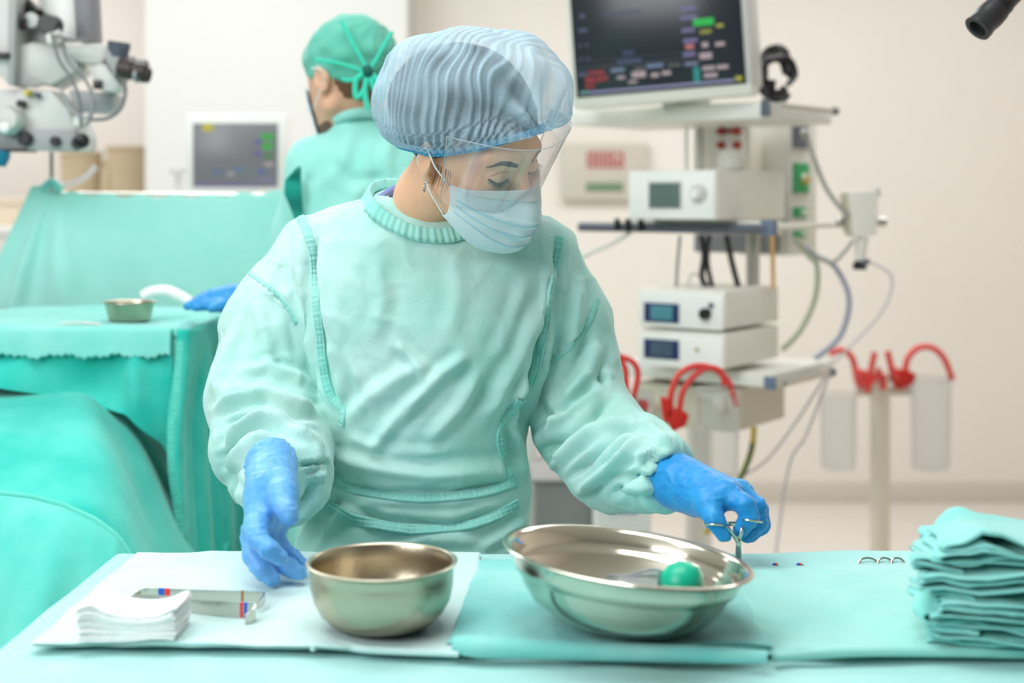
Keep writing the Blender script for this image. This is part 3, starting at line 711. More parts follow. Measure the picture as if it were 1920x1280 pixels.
R_parts = [
 G((509, 870, 1.742, .0325), (508, 905, 1.700, .0280), (504, 935, 1.665, .0255)),                     # wrist
 G((498, 930, 1.663, 0.0232), (482, 985, 1.620, 0.0159)), G((508, 930, 1.683, 0.0232), (488, 1000, 1.648, 0.0159)),
 G((515, 930, 1.698, 0.0212), (505, 1000, 1.673, 0.0145)), G((520, 935, 1.708, 0.0193), (520, 990, 1.693, 0.0125)),   # palm
 G((525, 905, 1.648, 0.0193), (530, 940, 1.616, 0.0159)),                                                  # thumb base
 G((528, 925, 1.623, 0.0159), (536, 952, 1.603, 0.0121), (543, 968, 1.598, 0.0108)),                        # thumb
 G((481, 985, 1.606, 0.0140), (484, 1010, 1.586, 0.0116), (504, 1030, 1.574, 0.0108), (524, 1044, 1.578, 0.0097)),   # index
 G((472, 1000, 1.628, 0.0130), (474, 1040, 1.610, 0.0116), (490, 1066, 1.600, 0.0106), (510, 1084, 1.602, 0.0095)),   # middle
 G((500, 1010, 1.653, 0.0125), (514, 1046, 1.630, 0.0111), (540, 1062, 1.620, 0.0102), (560, 1072, 1.618, 0.0092)),   # ring
 G((516, 1000, 1.676, 0.0111), (530, 1030, 1.660, 0.0098), (550, 1045, 1.650, 0.0092), (566, 1058, 1.646, 0.0082)),   # little
]
rg = hand('glove', R_parts, 6, GLOVE_L, seedn=3); rg['label'] = 'blue glove coloured as if brightly lit on the hand held out over the table'
L_parts = [
 G((1236, 886, 1.825, .034), (1275, 905, 1.785, .0325), (1306, 918, 1.762, .0280)),
 G((1306, 912, 1.765, .024), (1362, 924, 1.722, .0175)), G((1310, 922, 1.77, .024), (1384, 922, 1.745, .0160)),
 G((1310, 918, 1.78, .022), (1390, 930, 1.765, .0145)), G((1306, 925, 1.755, .023), (1330, 945, 1.715, .0190)),
 G((1328, 945, 1.712, .0175), (1340, 975, 1.692, .0118), (1356, 1000, 1.690, .0098)),                      # thumb
 G((1362, 926, 1.722, .0155), (1396, 946, 1.700, .0122), (1405, 970, 1.696, .0112), (1390, 992, 1.700, .0100)),   # index
 G((1388, 924, 1.742, .0145), (1418, 950, 1.726, .0118), (1422, 980, 1.720, .0110), (1400, 1003, 1.718, .0098)),   # middle
 G((1394, 928, 1.760, .0135), (1424, 956, 1.748, .0112), (1428, 984, 1.742, .0104), (1408, 1002, 1.738, .0094)),
 G((1392, 934, 1.775, .0120), (1416, 960, 1.766, .0100), (1418, 984, 1.760, .0092), (1402, 998, 1.756, .0085)),
]
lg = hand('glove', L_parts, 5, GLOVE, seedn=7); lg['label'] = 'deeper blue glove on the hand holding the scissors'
# trousers and shoes under the gown
m_ = MB()
for s in (-1, 1):
    m_.tube([(-.13+s*.10, 2.04, .62), (-.13+s*.105, 2.05, .35), (-.13+s*.11, 2.06, .06)], [.09, .075, .065], 20, sub=4)
m_.build('trousers', GOWN_D, nurse)
for s in (-1, 1):
    Vs, Fs = nets(lambda X: np.maximum(smin(ell(X, (-.13+s*.115, 1.96, .03), (.045, .09, .045)), ell(X, (-.13+s*.11, 2.05, .05), (.04, .06, .055)), .03), -X[..., 2]), (-.13+s*.11-.08, 1.82, -.01), (-.13+s*.11+.08, 2.15, .13), .008)
    obj('shoe', Vs, Fs.tolist(), WHITE, nurse)
# ------------------------------------------------------------------ the instrument table in front
ZT = .948
tb = thing('instrument_table', 'steel instrument table under the mint sheet in front of the nurse', 'table', (.15, 1.48, 0))
MB().box((-.47, 1.14, ZT-.045), (.86, 1.77, ZT-.012), .006).build('tabletop', STEEL, tb)
for x_ in (-.42, .81):
    for y_ in (1.19, 1.72): MB().tube([(x_, y_, ZT-.045), (x_, y_, .03)], .016, 14).lathe([(0, 0), (.02, 0), (.024, .015), (.018, .03), (0, .03)], (x_, y_, 0), n=16).build('leg', STEEL, tb)
MB().box((-.43, 1.18, .22), (.82, 1.73, .24), .004).build('shelf', STEEL, tb)
# the sheet: flat top, rounded edges, hanging sides (a folded-over grid)
xs = np.r_[np.linspace(-.80, -.50, 16), np.linspace(-.494, .88, 150), np.linspace(.89, 1.16, 14)]
ys = np.r_[np.linspace(.62, 1.08, 16), np.linspace(1.09, 1.80, 84), np.linspace(1.81, 2.2, 16)]
X_, Y_ = np.meshgrid(xs, ys, indexing='ij')
x0, x1, y0, y1 = -.497, .885, 1.09, 1.802
ox = np.where(X_ < x0, X_-x0, np.where(X_ > x1, X_-x1, 0)); oy = np.where(Y_ < y0, Y_-y0, np.where(Y_ > y1, Y_-y1, 0))
drop = np.hypot(ox, oy); rd = .008
xx = np.clip(X_, x0, x1)+np.sign(ox)*np.minimum(np.abs(ox), rd)*.9; yy = np.clip(Y_, y0, y1)+np.sign(oy)*np.minimum(np.abs(oy), rd)*.9
xx = xx-(Y_.clip(y0, y1)-y1)*.055*(-1)*0; zz = ZT-np.maximum(drop-rd*.6, 0)*.98-(drop > 0)*.001
hang = smoothstep(0, .18, drop); xx = xx+np.sin(Y_*38)*.012*hang*(ox != 0)+np.sign(ox)*hang*.015; yy = yy+np.sin(X_*34+1.2*np.sin(X_*9))*.012*hang*(oy != 0)+np.sign(oy)*hang*.015
Pn = np.stack([xx, yy, zz], -1); Pf = Pn.reshape(-1, 3)
wv = wnoise(Pf*np.array([1, .7, 0]), .22, 41)*.0014+wnoise(Pf*np.array([1, .6, 0]), .07, 42)*.0006
bulge = .006*np.exp(-((Pf[:, 0]-.49)/.13)**2-((Pf[:, 1]-1.79)/.025)**2)
Pf[:, 2] += (wv+bulge)*(drop.reshape(-1) < .01)
xsk = -.055*(1.80-Pf[:, 1])*(Pf[:, 0] < -.3)*1.0
Pf[:, 0] += xsk*0.75
V_, F_ = thicken(Pf.reshape(Pn.shape), .0012)
tag(obj('table_sheet', V_, F_, SHEET), 'mint cotton sheet covering the whole front instrument table', 'sheet')

def slab_sheet(poly, z, th, seedn, amp=.0012, nu=60, nv=44, rim=.004, tilt=None, lump=None):
    """one layer of a folded cloth: quad a(front left) b(front right) c(back right) d(back left) seen from above"""
    a, b, c, d = [np.array(p[:2]) for p in poly]
    u = np.linspace(0, 1, nu); v = np.linspace(0, 1, nv)
    # squeeze samples towards the rims
    u = .5-.5*np.cos(np.pi*(u*.9+.05)); u = (u-u[0])/(u[-1]-u[0]); v = .5-.5*np.cos(np.pi*(v*.9+.05)); v = (v-v[0])/(v[-1]-v[0])
    U, W = np.meshgrid(u, v, indexing='ij')
    XY = (a*(1-U[..., None])*(1-W[..., None])+b*U[..., None]*(1-W[..., None])+c*U[..., None]*W[..., None]+d*(1-U[..., None])*W[..., None])
    L = .5*(np.linalg.norm(b-a)+np.linalg.norm(c-d)); Dp = .5*(np.linalg.norm(d-a)+np.linalg.norm(c-b))
    e = np.minimum(np.minimum(U, 1-U)*L, np.minimum(W, 1-W)*Dp); k = np.clip(e/rim, 0, 1); prof = np.sqrt(1-(1-k)**2)
    X3 = np.concatenate([XY, np.zeros(XY.shape[:2]+(1,))], -1); Q = X3.reshape(-1, 3)
    nz = (wnoise(Q, .16, seedn)*amp*1.2+wnoise(Q, .05, seedn+1)*amp*.5).reshape(U.shape)
    ed = (wnoise(Q, .09, seedn+2)*.0022).reshape(U.shape)
    cen = (a+b+c+d)/4; dirv = XY-cen; dirv = dirv/(np.linalg.norm(dirv, axis=-1, keepdims=True)+1e-9); XY = XY+dirv*(ed*(1-k))[..., None]
    base = z+nz+(lump(XY[..., 0], XY[..., 1]) if lump else 0)
    top = base+th*(.5+.5*prof); bot = base+th*(.5-.5*prof)
    A = np.concatenate([XY, top[..., None]], -1); B_ = np.concatenate([XY, bot[..., None]], -1)
    n, m = U.shape; V = np.concatenate([A.reshape(-1, 3), B_.reshape(-1, 3)]); I = np.arange(n*m).reshape(n, m); J = I+n*m
    q = lambda a_, b_, c_, d_: np.stack([a_, b_, c_, d_], -1).reshape(-1, 4)
    Fs = [q(I[:-1, :-1], I[1:, :-1], I[1:, 1:], I[:-1, 1:]), q(J[:-1, :-1], J[:-1, 1:], J[1:, 1:], J[1:, :-1]),
          q(I[0, :-1], I[0, 1:], J[0, 1:], J[0, :-1]), q(I[-1, :-1], J[-1, :-1], J[-1, 1:], I[-1, 1:]),
          q(I[:-1, 0], J[:-1, 0], J[1:, 0], I[1:, 0]), q(I[:-1, -1], I[1:, -1], J[1:, -1], J[:-1, -1])]
    return V, np.concatenate(Fs)
def folded(name, lab, quad, z, layers, m, seedn, off=None, group=None, cat='towel', **kw):
    """layers: list of (thickness, (dfl, dfr, dbr, dbl) shifts in metres toward the inside)"""
    mb = MB(); zc = z
    Q = [np.array(q[:2], float) for q in quad]; cen = sum(Q)/4
    for i, (th, ins) in enumerate(layers):
        qq = [q+(cen-q)/np.linalg.norm(cen-q)*s for q, s in zip(Q, ins)]
        V, Fc = slab_sheet(qq, zc, th, seedn+i*0, **kw); mb.add(V, Fc); zc += th*.94
    o = mb.build(name, m, base=(cen[0], cen[1], z)); return tag(o, lab, cat, group), zc
Z1 = ZT+.0032
q = [PZ(62, 1217, Z1)[:2], PZ(858, 1232, Z1)[:2], PZ(906, 1046, Z1)[:2], PZ(256, 1046, Z1)[:2]]
tw1, zt1 = folded('folded_towel', 'pale, nearly white mint towel lying flat under the small bowl and gauze', q, Z1, [(.0034, (.016, .012, .0, .004)), (.003, (0, .004, .004, 0)), (.003, (-.003, .0, .002, .0))], TOWEL_P, 51,
  lump=lambda x, y: .0035*np.exp(-((x+.185)/.028)**2-((y-1.425)/.02)**2), amp=.0008)
q3 = [PZ(1386, 1234, Z1)[:2], PZ(2040, 1234, Z1)[:2], PZ(1985, 1077, Z1)[:2], PZ(1372, 1074, Z1)[:2]]
tw3, zt3 = folded('folded_towel', 'wide mint cloth folded flat under the towel stack and the ring handles', q3, Z1, [(.0030, (.018, .018, 0, .002)), (.0026, (.004, .0, .0, .0)), (.0028, (0, .0, .0, .0))], TOWEL, 61, amp=.0020)
q2 = [PZ(846, 1222, Z1)[:2], PZ(1448, 1232, Z1)[:2], PZ(1352, 1072, Z1)[:2], PZ(900, 1068, Z1)[:2]]
tw2, zt2 = folded('folded_towel', 'turquoise towel folded thick under the large steel bowl', q2, Z1+.0005, [(.0042, (.022, .020, 0, .0)), (.0045, (.0, .004, .0, .0)), (.0045, (-.004, -.0, .0, .0))], TOWEL_G, 71, amp=.0012, rim=.006)
for o, p in ((tw1, [(585, 1216), (610, 1204), (650, 1210), (700, 1218), (860, 1226)]),):
    MB().tube([PZ(a, b, Z1+.006) for a, b in p], [.0025, .005, .0048, .004, .003], 12, sub=6).build('rolled_edge', TOWEL_P, o)
MB().tube([PZ(a, b, Z1+.0122) for a, b in [(852, 1208), (900, 1212), (1000, 1216), (1150, 1222), (1300, 1226), (1438, 1232)]], [.0085, .0108, .0095, .0088, .0085, .006], 14, sub=8).build('rolled_edge', TOWEL_G, tw2)
MB().tube([PZ(a, b, Z1+.0075) for a, b in [(1452, 1232), (1500, 1227), (1620, 1221), (1780, 1222), (1960, 1226)]], [.0042, .005, .0052, .005, .005], 12, sub=6).build('rolled_edge', TOWEL, tw3)
# pen mark on the pale towel
# ---- small bowl
zb = zt1+.002
def bowl_prof(outer, t):
    """closed profile: outer line from centre bottom to rim, rolled rim, inner line back"""
    o = outer; inn = []
    for (r, h) in o[::-1]:
        inn.append((max(r-t, 0), h+t*(1.0 if r < o[-1][0]*.7 else .15)))
    return o, inn
Yb = (H-zb)*F/(1199-HZ)+.047
cx = (716-960)/F*Yb; Rm = .0770; hb = .064
o_ = [(0, 0), (.030, 0), (.042, .001), (.053, .0055), (.063, .015), (.0700, .028), (.0728, .042), (.0732, .052), (.0730, hb-.003), (.0745, hb-.0008), (Rm, hb+.0006), (Rm+.0006, hb+.0022), (Rm-.001, hb+.0032), (.0735, hb+.0028), (.0718, hb), (.0716, .052), (.0712, .042), (.0685, .029), (.0617, .0165), (.052, .0073), (.042, .0028), (0, .0022)]
tag(MB().lathe(o_, (cx, Yb, zb), n=128).build('steel_bowl', STEEL2, base=(cx, Yb, zb), auto=60), 'small deep satin steel bowl on the pale towel', 'bowl', 'steel bowls on the table')
# ---- large bowl, leaning to the right
zb2 = zt2+.001
Y2 = (H-zb2)*F/(1211-HZ)+.058; cx2 = (1162-960)/F*Y2
R2 = .1255; h2 = .0665
ks = h2/.078; o2 = [(0, 0), (.052, 0), (.061, .0012), (.075, .0075*ks), (.0915, .020*ks), (.102, .036*ks), (.1075, .049*ks), (.1095, .0525*ks), (.1125, .0545*ks), (.1155, .0625*ks), (.1185, h2-.0035), (.122, h2-.0005), (R2, h2-.0005), (R2+.0018, h2+.001), (R2, h2+.0026), (.122, h2+.0024), (.1168, h2-.0015), (.114, .063*ks), (.111, .0560*ks), (.1075, .0535*ks), (.1055, .049*ks), (.1005, .0375*ks), (.0905, .0217*ks), (.074, .0095*ks+.0004), (.060, .003), (0, .002)]
mb = MB().lathe(o2, (0, 0, 0), n=160); tl = math.radians(6.6)
Rt = np.array([[math.cos(tl), 0, math.sin(tl)], [0, 1, 0], [-math.sin(tl), 0, math.cos(tl)]]); Rx2 = np.array([[1, 0, 0], [0, math.cos(-.02), -math.sin(-.02)], [0, math.sin(-.02), math.cos(-.02)]])
V_ = (np.array(mb.V)@Rx2.T)@Rt.T; V_[:, 2] -= V_[:, 2].min(); V_ += np.array([cx2, Y2, zb2])
lb = obj('steel_bowl', V_, mb.F, POLISH, base=(cx2, Y2, zb2), auto=60)
tag(lb, 'large wide polished steel bowl leaning to one side on the turquoise towel', 'bowl', 'steel bowls on the table')
def bw(p):
    v = (np.array(p)@Rx2.T)@Rt.T; v0 = (np.array(mb.V)@Rx2.T)@Rt.T; v[..., 2] -= v0[:, 2].min(); return v+np.array([cx2, Y2, zb2])
# bulb syringe inside
c = bw([.063, .036, .0375]); t = thing('bulb_syringe', 'green rubber bulb syringe with a clear funnel lying in the large bowl', 'syringe', c-[0, 0, .02])
GR = mat('green_rubber', (0, 178, 140), .35)
dv = bw([.0, .052, .032])-c; dv /= np.linalg.norm(dv)
MB().lathe([(0, -.024), (.010, -.0225), (.018, -.016), (.0225, -.006), (.0225, .004), (.018, .014), (.011, .020), (.008, .024), (0, .024)], c, tuple(dv), n=40).build('bulb', GR, t)
MB().lathe([(.0105, .017), (.013, .022), (.013, .034), (.010, .042), (.004, .060), (.003, .078), (.0022, .078), (.003, .060), (.009, .041), (.012, .034), (.012, .022)], c, tuple(dv), n=28, closed=True).build('funnel', film('milky_plastic', (236, 240, 240), .06, .4, .2), t)
# ---- retractors: flat steel bands standing on edge with bent ends
def band(name, lab, pts, hgt, marks):
    """pts: ground points; a 1.5 mm band hgt tall follows them"""
    base = np.mean(pts, 0); t = thing(name, lab, 'retractor', base, 'flat steel retractors beside the gauze')
    pp, _ = smooth_path([np.array(p, float) for p in pts], [0]*len(pts), 8); pp = np.array(pp); Ls = np.r_[0, np.cumsum(np.linalg.norm(np.diff(pp, axis=0), axis=1))]; pp = np.stack([np.interp(np.linspace(0, Ls[-1], 110), Ls, pp[:, i]) for i in range(3)], 1)
    T = np.gradient(pp, axis=0); T /= np.linalg.norm(T, axis=1, keepdims=True); Nn = np.cross(T, [0, 0, 1.]); w_ = .00075
    hh = np.array(np.interp(np.linspace(0, 1, len(pp)), [0, .06, .12, .88, .94, 1], [.55, .9, 1, 1, .9, .65]))*hgt
    sec = [(-1, 0), (-1, 1), (1, 1), (1, 0)]
    A = np.stack([pp+Nn*w_*a+np.array([0, 0, 1.])*(hh*b)[:, None] for a, b in sec+[sec[0]]], 1)
    V, Fc = grid_mesh(A); n = len(pp); Fc = Fc+[[0, 1, 2, 3], [(n-1)*5+3, (n-1)*5+2, (n-1)*5+1, (n-1)*5]]
    b = obj('band', V, Fc, CHROME, t, smooth=False)
    for (f0, f1, mm) in marks:
        s = (np.linspace(0, 1, n)); k = [np.array([np.interp(f, s, pp[:, i]) for i in range(3)]) for f in np.linspace(f0, f1, 4)]; k = np.array(k)
        tt = k[-1]-k[0]; tt /= np.linalg.norm(tt); nn = np.cross(tt, [0, 0, 1.]); A = np.stack([k+nn*(w_+.0003)*a+np.array([0, 0, 1.])*(hgt+.0003 if b_ else -.0001) for a, b_ in sec+[sec[0]]], 1)
        V, Fc = grid_mesh(A); obj('marking_tape', V, Fc, mm, t, smooth=False)
    return t
TB = mat('blue_tape', (20, 90, 200), .5); TR = mat('red_tape', (226, 56, 56), .5); TO = mat('rust_stain', (160, 110, 60), .7)
zr = zt1+.0012
band('retractor', 'steel retractor behind the other, blue and red tape near its far left bend', [PZ(247, 1131, zr), PZ(256, 1126, zr), PZ(270, 1122, zr), PZ(300, 1122, zr), PZ(390, 1125, zr), PZ(486, 1128, zr), PZ(495, 1130, zr), PZ(492, 1136, zr), PZ(482, 1143, zr)], .0112, [(.20, .235, TB), (.238, .27, TR), (.70, .715, TO)])
band('retractor', 'steel retractor half behind the white gauze, red and blue tape near its right bend', [PZ(236, 1150, zr), PZ(238, 1146, zr), PZ(250, 1142, zr), PZ(300, 1143, zr), PZ(380, 1152, zr), PZ(468, 1158, zr), PZ(478, 1161, zr), PZ(474, 1166, zr), PZ(460, 1171, zr)], .0155, [(.775, .795, TR), (.80, .82, TB)])
# ---- gauze stack
z = zt1+.001; gq = [PZ(142, 1207, z), PZ(326, 1203, z), PZ(356, 1170, z), PZ(176, 1166, z)]
mb = MB(); zc = z; Q = [np.array(p[:2]) for p in gq]; cen = sum(Q)/4
rs = random.Random(4)
for i in range(11):
    th = .0034; qq = [p+np.array([rs.uniform(-.0016, .0016), rs.uniform(-.0016, .0016)]) for p in Q]
    lump = lambda x, y, i=i: (i/10)**1.5*(.0075*np.exp(-((x-(cen[0]-.034))/.013)**2)+.0045*np.exp(-((x-(cen[0]+.048))/.010)**2)-.0055*np.exp(-((x-(cen[0]+.012))/.03)**2))+(i < 4)*.002*np.exp(-((x-(cen[0]+.03))/.02)**2)*(4-i)/4
    V, Fc = slab_sheet(qq, zc, th, 80, nu=36, nv=22, rim=.004, lump=lump, amp=.0006); mb.add(V, Fc); zc += th*.82
tag(mb.build('gauze_pad', GAUZE, base=(cen[0], cen[1], z)), 'thick stack of white gauze with a wavy top on the pale towel', 'gauze')
# ---- scissors in the nurse's hand
t = thing('scissors', 'ring-handled steel scissors held over the far rim of the large bowl', 'scissors', P(1384, 1058, 1.705))
def ring(c, r1, r2, ax, thr, nm, par, mt=CHROME, n=28):
    ax = np.array(ax, float); ax /= np.linalg.norm(ax); u = np.cross(ax, [0, 0, 1.]); u /= np.linalg.norm(u); v = np.cross(ax, u)
    return MB().tube([c+u*r1*math.cos(2*math.pi*k/n)+v*r2*math.sin(2*math.pi*k/n) for k in range(n)], thr, 8, closed=True).build(nm, mt, par)
c1 = P(1341, 984, 1.692); c2 = P(1409, 977, 1.700)
up = np.array([.06, .25, 1.]);
ring(c1, .0118, .0165, up, .0015, 'finger_ring', t); ring(c2, .0118, .0180, up+[.05, 0, 0], .0015, 'finger_ring', t)
pv = P(1385, 1018, 1.69)
MB().tube([c1+[.011, -.004, 0], P(1366, 990, 1.682), pv], [.0016, .002, .0024], 8, sub=4).tube([pv, P(1387, 1040, 1.704), P(1388, 1075, 1.71)], [.0026, .0022, .0006], 8, sub=3).build('blade', CHROME, t)
MB().tube([c2-[.011, .004, 0], P(1390, 998, 1.684), pv+[0, .003, 0]], [.0016, .002, .0024], 8, sub=4).tube([pv+[0, .003, 0], P(1382, 1040, 1.706), P(1384, 1075, 1.712)], [.0026, .0022, .0006], 8, sub=3).build('blade', CHROME, t)
MB().lathe([(0, -.004), (.003, -.004), (.003, .006), (0, .006)], pv, (0, 1, 0), n=14).build('pivot_screw', CHROME, t)
MB().box(P(1366, 984, 1.698)-[.0, .001, .0012], P(1386, 978, 1.700)+[0, .001, .0002], .0003).build('ratchet', CHROME, t)
# ---- instruments lying behind the wide cloth: three ring handles and two taped tips
zt_ = ZT+.004
for i, (px, w_) in enumerate(((1628, 19), (1660, 15), (1684, 13))):
    t = thing('clamp', ['ring handle of a steel clamp farthest from the towel stack, tallest of three', 'ring handle of a steel clamp between two others at the back edge', 'ring handle of a steel clamp nearest the towel stack, smallest of three'][i], 'clamp', PZ(px, 1066, zt_), 'clamps with ring handles at the back edge')
    c = P(px, 1058, 1.752); ring(c, w_/F*1.75, .0085, (0.1, -1, .75), .0014, 'finger_ring', t)
    MB().tube([c+[w_/F*1.6, 0, -.003], c+[w_/F*1.7+.03, -.03, -.008]], [.0015, .001], 8).build('shank', CHROME, t)
for i, px in enumerate((1455, 1500)):
    t = thing('forceps', ['taped tip of steel forceps nearer the scissors, behind the wide cloth', 'taped tip of steel forceps nearer the three ring handles, behind the wide cloth'][i], 'forceps', PZ(px, 1064, zt_), 'forceps tips behind the wide cloth')
    c = P(px, 1064, 1.75); MB().tube([c+[-.004, .004, .001], c+[.0, 0, .004], c+[.004+.003*i, -.006, .001], c+[.006, -.06, -.0]], .0014, 8, sub=4).build('shank', CHROME, t)
    MB().tube([c+[-.0035, .002, .0025], c+[-.001, 0, .0045]], .0018, 8).build('marking_tape', TB, t); MB().tube([c+[-.0008, 0, .0046], c+[.0014, -.001, .0042]], .0018, 8).build('marking_tape', TR, t)
# ---- the stack of folded gowns at the right: every folded piece its own thing
def fold_piece(px, zlo, th, seedn, kind, yc, half, L=.34, rot=0., slope=0.):
    """a sheet folded into a flat S or U, extruded in depth; the looped edge faces the camera's left"""
    t2 = .0021; h_ = th
    if kind == 0: path = [(L, 0), (.02, .0), (.004, h_*.12), (0, h_*.32), (.005, h_*.5), (.02, h_*.55), (.1, h_*.45), (.05, h_*.62), (.012, h_*.72), (.004, h_*.9), (.016, h_), (.06, h_*1.02), (L, h_*.9)]
    elif kind == 1: path = [(L, h_*.25), (.08, h_*.2), (.03, h_*.05), (.006, h_*.0), (-.004, h_*.3), (-.003, h_*.7), (.008, h_), (.04, h_*1.04), (.09, h_*.9), (L, h_*.8), ]
    else: path = [(L, h_*.05), (.05, 0), (.012, h_*.05), (.0, h_*.3), (.014, h_*.5), (.045, h_*.35), (.030, h_*.62), (.004, h_*.7), (.0, h_*.92), (.02, h_*1.06), (.055, h_*.9), (.10, h_*1.1), (L, h_*.95)]
    pp, _ = smooth_path([np.array([a, 0, b], float) for a, b in path], [0]*len(path), 7); pp = np.array(pp)[:, [0, 2]]
    T = np.gradient(pp, axis=0); T /= np.linalg.norm(T, axis=1, keepdims=True)+1e-9; Nn = np.stack([-T[:, 1], T[:, 0]], 1)
    loop = np.r_[pp+Nn*t2*.5, (pp-Nn*t2*.5)[::-1]]; loop = np.r_[loop, loop[:1]]
    nd = 34; dep = np.linspace(-half, half, nd); A = np.zeros((nd, len(loop), 3))
    r = np.random.RandomState(seedn); ph = r.uniform(0, 6, 6)
    for i, d in enumerate(dep):
        s = d/half; k = 1-.12*abs(s)**6
        sh = .007*math.sin(3.1*s+ph[0])+.003*math.sin(9*s+ph[1]); wz = .0022*np.sin(loop[:, 0]*46+ph[2]+s*2.0)+.0016*np.sin(loop[:, 0]*95+ph[3]+s*5)
        A[i, :, 0] = loop[:, 0]+sh*np.exp(-loop[:, 0]/.1); A[i, :, 1] = d+.004*np.sin(loop[:, 0]*30+ph[4])+.002*np.sin(loop[:, 1]*400+ph[5]); A[i, :, 2] = loop[:, 1]*k+wz*.9+slope*np.clip(.16-loop[:, 0], 0, .2)*(-1)
    c_, s_ = math.cos(rot), math.sin(rot); Ax = A.copy(); Ax[..., 0] = A[..., 0]*c_-A[..., 1]*s_; Ax[..., 1] = A[..., 0]*s_+A[..., 1]*c_
    V, Fc = grid_mesh(Ax)
    m_ = len(loop); caps = []
    hp = len(pp)
    for i0 in (0, nd-1):
        for k2 in range(hp-1): 
            f = [i0*m_+k2, i0*m_+k2+1, i0*m_+(2*hp-2-k2), i0*m_+(2*hp-1-k2)]; caps.append(f if i0 == 0 else f[::-1])
    base = np.array([(px-960)/F*1.42, yc, zlo]); V = V+base
    V += wnoise(V, .03, seedn)[:, None]*np.array([.0009, .0009, .0006])
    return V, Fc+caps, base
zs = zt3+.003; labs = ['lowest folded green cloth of the stack, resting on the wide cloth', 'folded cloth second from the bottom of the green stack', 'folded cloth third from the bottom of the green stack, frayed hem inside', 'folded cloth at the middle of the green stack with a dark hollow', 'folded cloth just above the middle of the green stack',
        'folded cloth under the two top ones of the green stack', 'folded cloth second from the top of the green stack', 'topmost folded cloth of the green stack, raised to a soft peak']
hts = [.0125, .0125, .0135, .014, .0145, .014, .015, .018]; sx = [1780, 1764, 1756, 1750, 1760, 1757, 1752, 1768]
zc = zs
for i in range(8):
    V, Fc, b = fold_piece(sx[i], zc, hts[i], 90+i, [0, 2, 1, 0, 2, 0, 2, 0][i], 1.455+[.004, -.006, .002, -.01, .005, -.004, .006, 0][i], .075, rot=[-.30, -.25, -.36, -.22, -.34, -.26, -.31, -.28][i], slope=[0, 0, 0, .02, .03, .03, .04, .06][i])
    if i == 7:
        pk = np.exp(-((V[:, 0]-(b[0]+.030))/.022)**2)*np.clip((V[:, 2]-zc)/.02, 0, 1.3); V[:, 2] += pk*.024
        V[:, 2] -= .02*smoothstep(.06, .16, V[:, 0]-b[0])
    o = obj('folded_cloth', V, Fc, TOWEL_G if i != 2 else DRAPE_L, base=b); tag(o, labs[i], 'cloth', 'stack of folded green cloths'); zc += hts[i]*.96
# ------------------------------------------------------------------ the draped operating area behind, left
def drape_from(A, nm, m, parent=None, th=.002, lab=None, cat='drape', base=None):
    V, Fc = thicken(A, th); o = obj(nm, V, Fc, m, parent, base=base)
    if lab: tag(o, lab, cat)
    return o
# back screen drape hung on a pole frame
Y0 = 3.45; t = thing('anaesthesia_screen', 'green drape hung as a screen from a thin pole frame behind the small table', 'drape', P(320, 560, Y0+.02)*[1, 1, 0])
MB().tube([P(97, 285, Y0+.02), P(97, 360, Y0+.02)*[1, 1, 0]+[0, 0, 1.0], P(97, 360, Y0+.02)*[1, 1, 0]+[0, 0, .02]], .0055, 12).build('pole', ALU, t)
MB().tube([P(97, 362, Y0+.015), P(560, 366, Y0+.015)], .005, 10).build('cross_bar', ALU, t)
MB().tube([P(560, 366, Y0+.015), P(560, 366, Y0+.015)*[1, 1, 0]+[0, 0, .02]], .0055, 12).build('pole', ALU, t)
nu, nv = 150, 70; A = np.zeros((nu, nv, 3))
for i in range(nu):
    u = i/(nu-1)
    for j in range(nv):
        v = j/(nv-1); top = P(70+u*490, 356+12*math.sin(math.pi*u)*1-6*(u < .05), Y0); z = top[2]+(0.55-top[2])*v
        xl = P(62-95*min(1, v*3.2), 0, Y0)[0]; xr = P(565+10*v, 0, Y0)[0]; x_ = xl+(xr-xl)*(u**(1+.25*v))
        ang = (u-.03)/(v*.9+.10); y_ = Y0-.012-.05*v-.045*math.exp(-((ang-.75)/.22)**2)*min(1, v*5)-.028*math.exp(-((ang-.28)/.10)**2)*min(1, v*5)-.016*math.exp(-((ang-1.7)/.35)**2)*v
        y_ += .012*math.sin(u*40+v*3)*v*v+.006*math.sin(u*17)*v; A[i, j] = (x_, y_, z+.004*math.sin(u*50)*(v < .02))
drape_from(A, 'drape', DRAPE_S, t)
MB().tube([P(80, 356, Y0-.01), P(97, 340, Y0-.01), P(112, 358, Y0-.01)], [.012, .008, .014], 12, sub=4).build('knot', DRAPE_L, t)
# tube hanging diagonal above the screen
MB().tube([P(100, 352, Y0+.02), P(150, 338, 3.5), P(180, 312, 3.5)], .009, 10, sub=4).build('tubing', CLEAR_T, t)
# ---- small table with the steel basin
YM0, YM1 = 2.74, 3.28; zm = 1.150
t = thing('overbed_table', 'overbed instrument table behind, draped in green with a small basin on it', 'table', (-.95, 3.05, 0))
MB().box((-1.42, YM0+.01, zm-.025), (-.655, YM1-.01, zm-.004), .004).build('tabletop', STEEL, t)
MB().tube([(-1.05, 3.2, zm-.025), (-1.05, 3.2, .04)], .022, 14).box((-1.3, 3.02, .02), (-.8, 3.3, .05), .008).build('stand', STEEL, t)
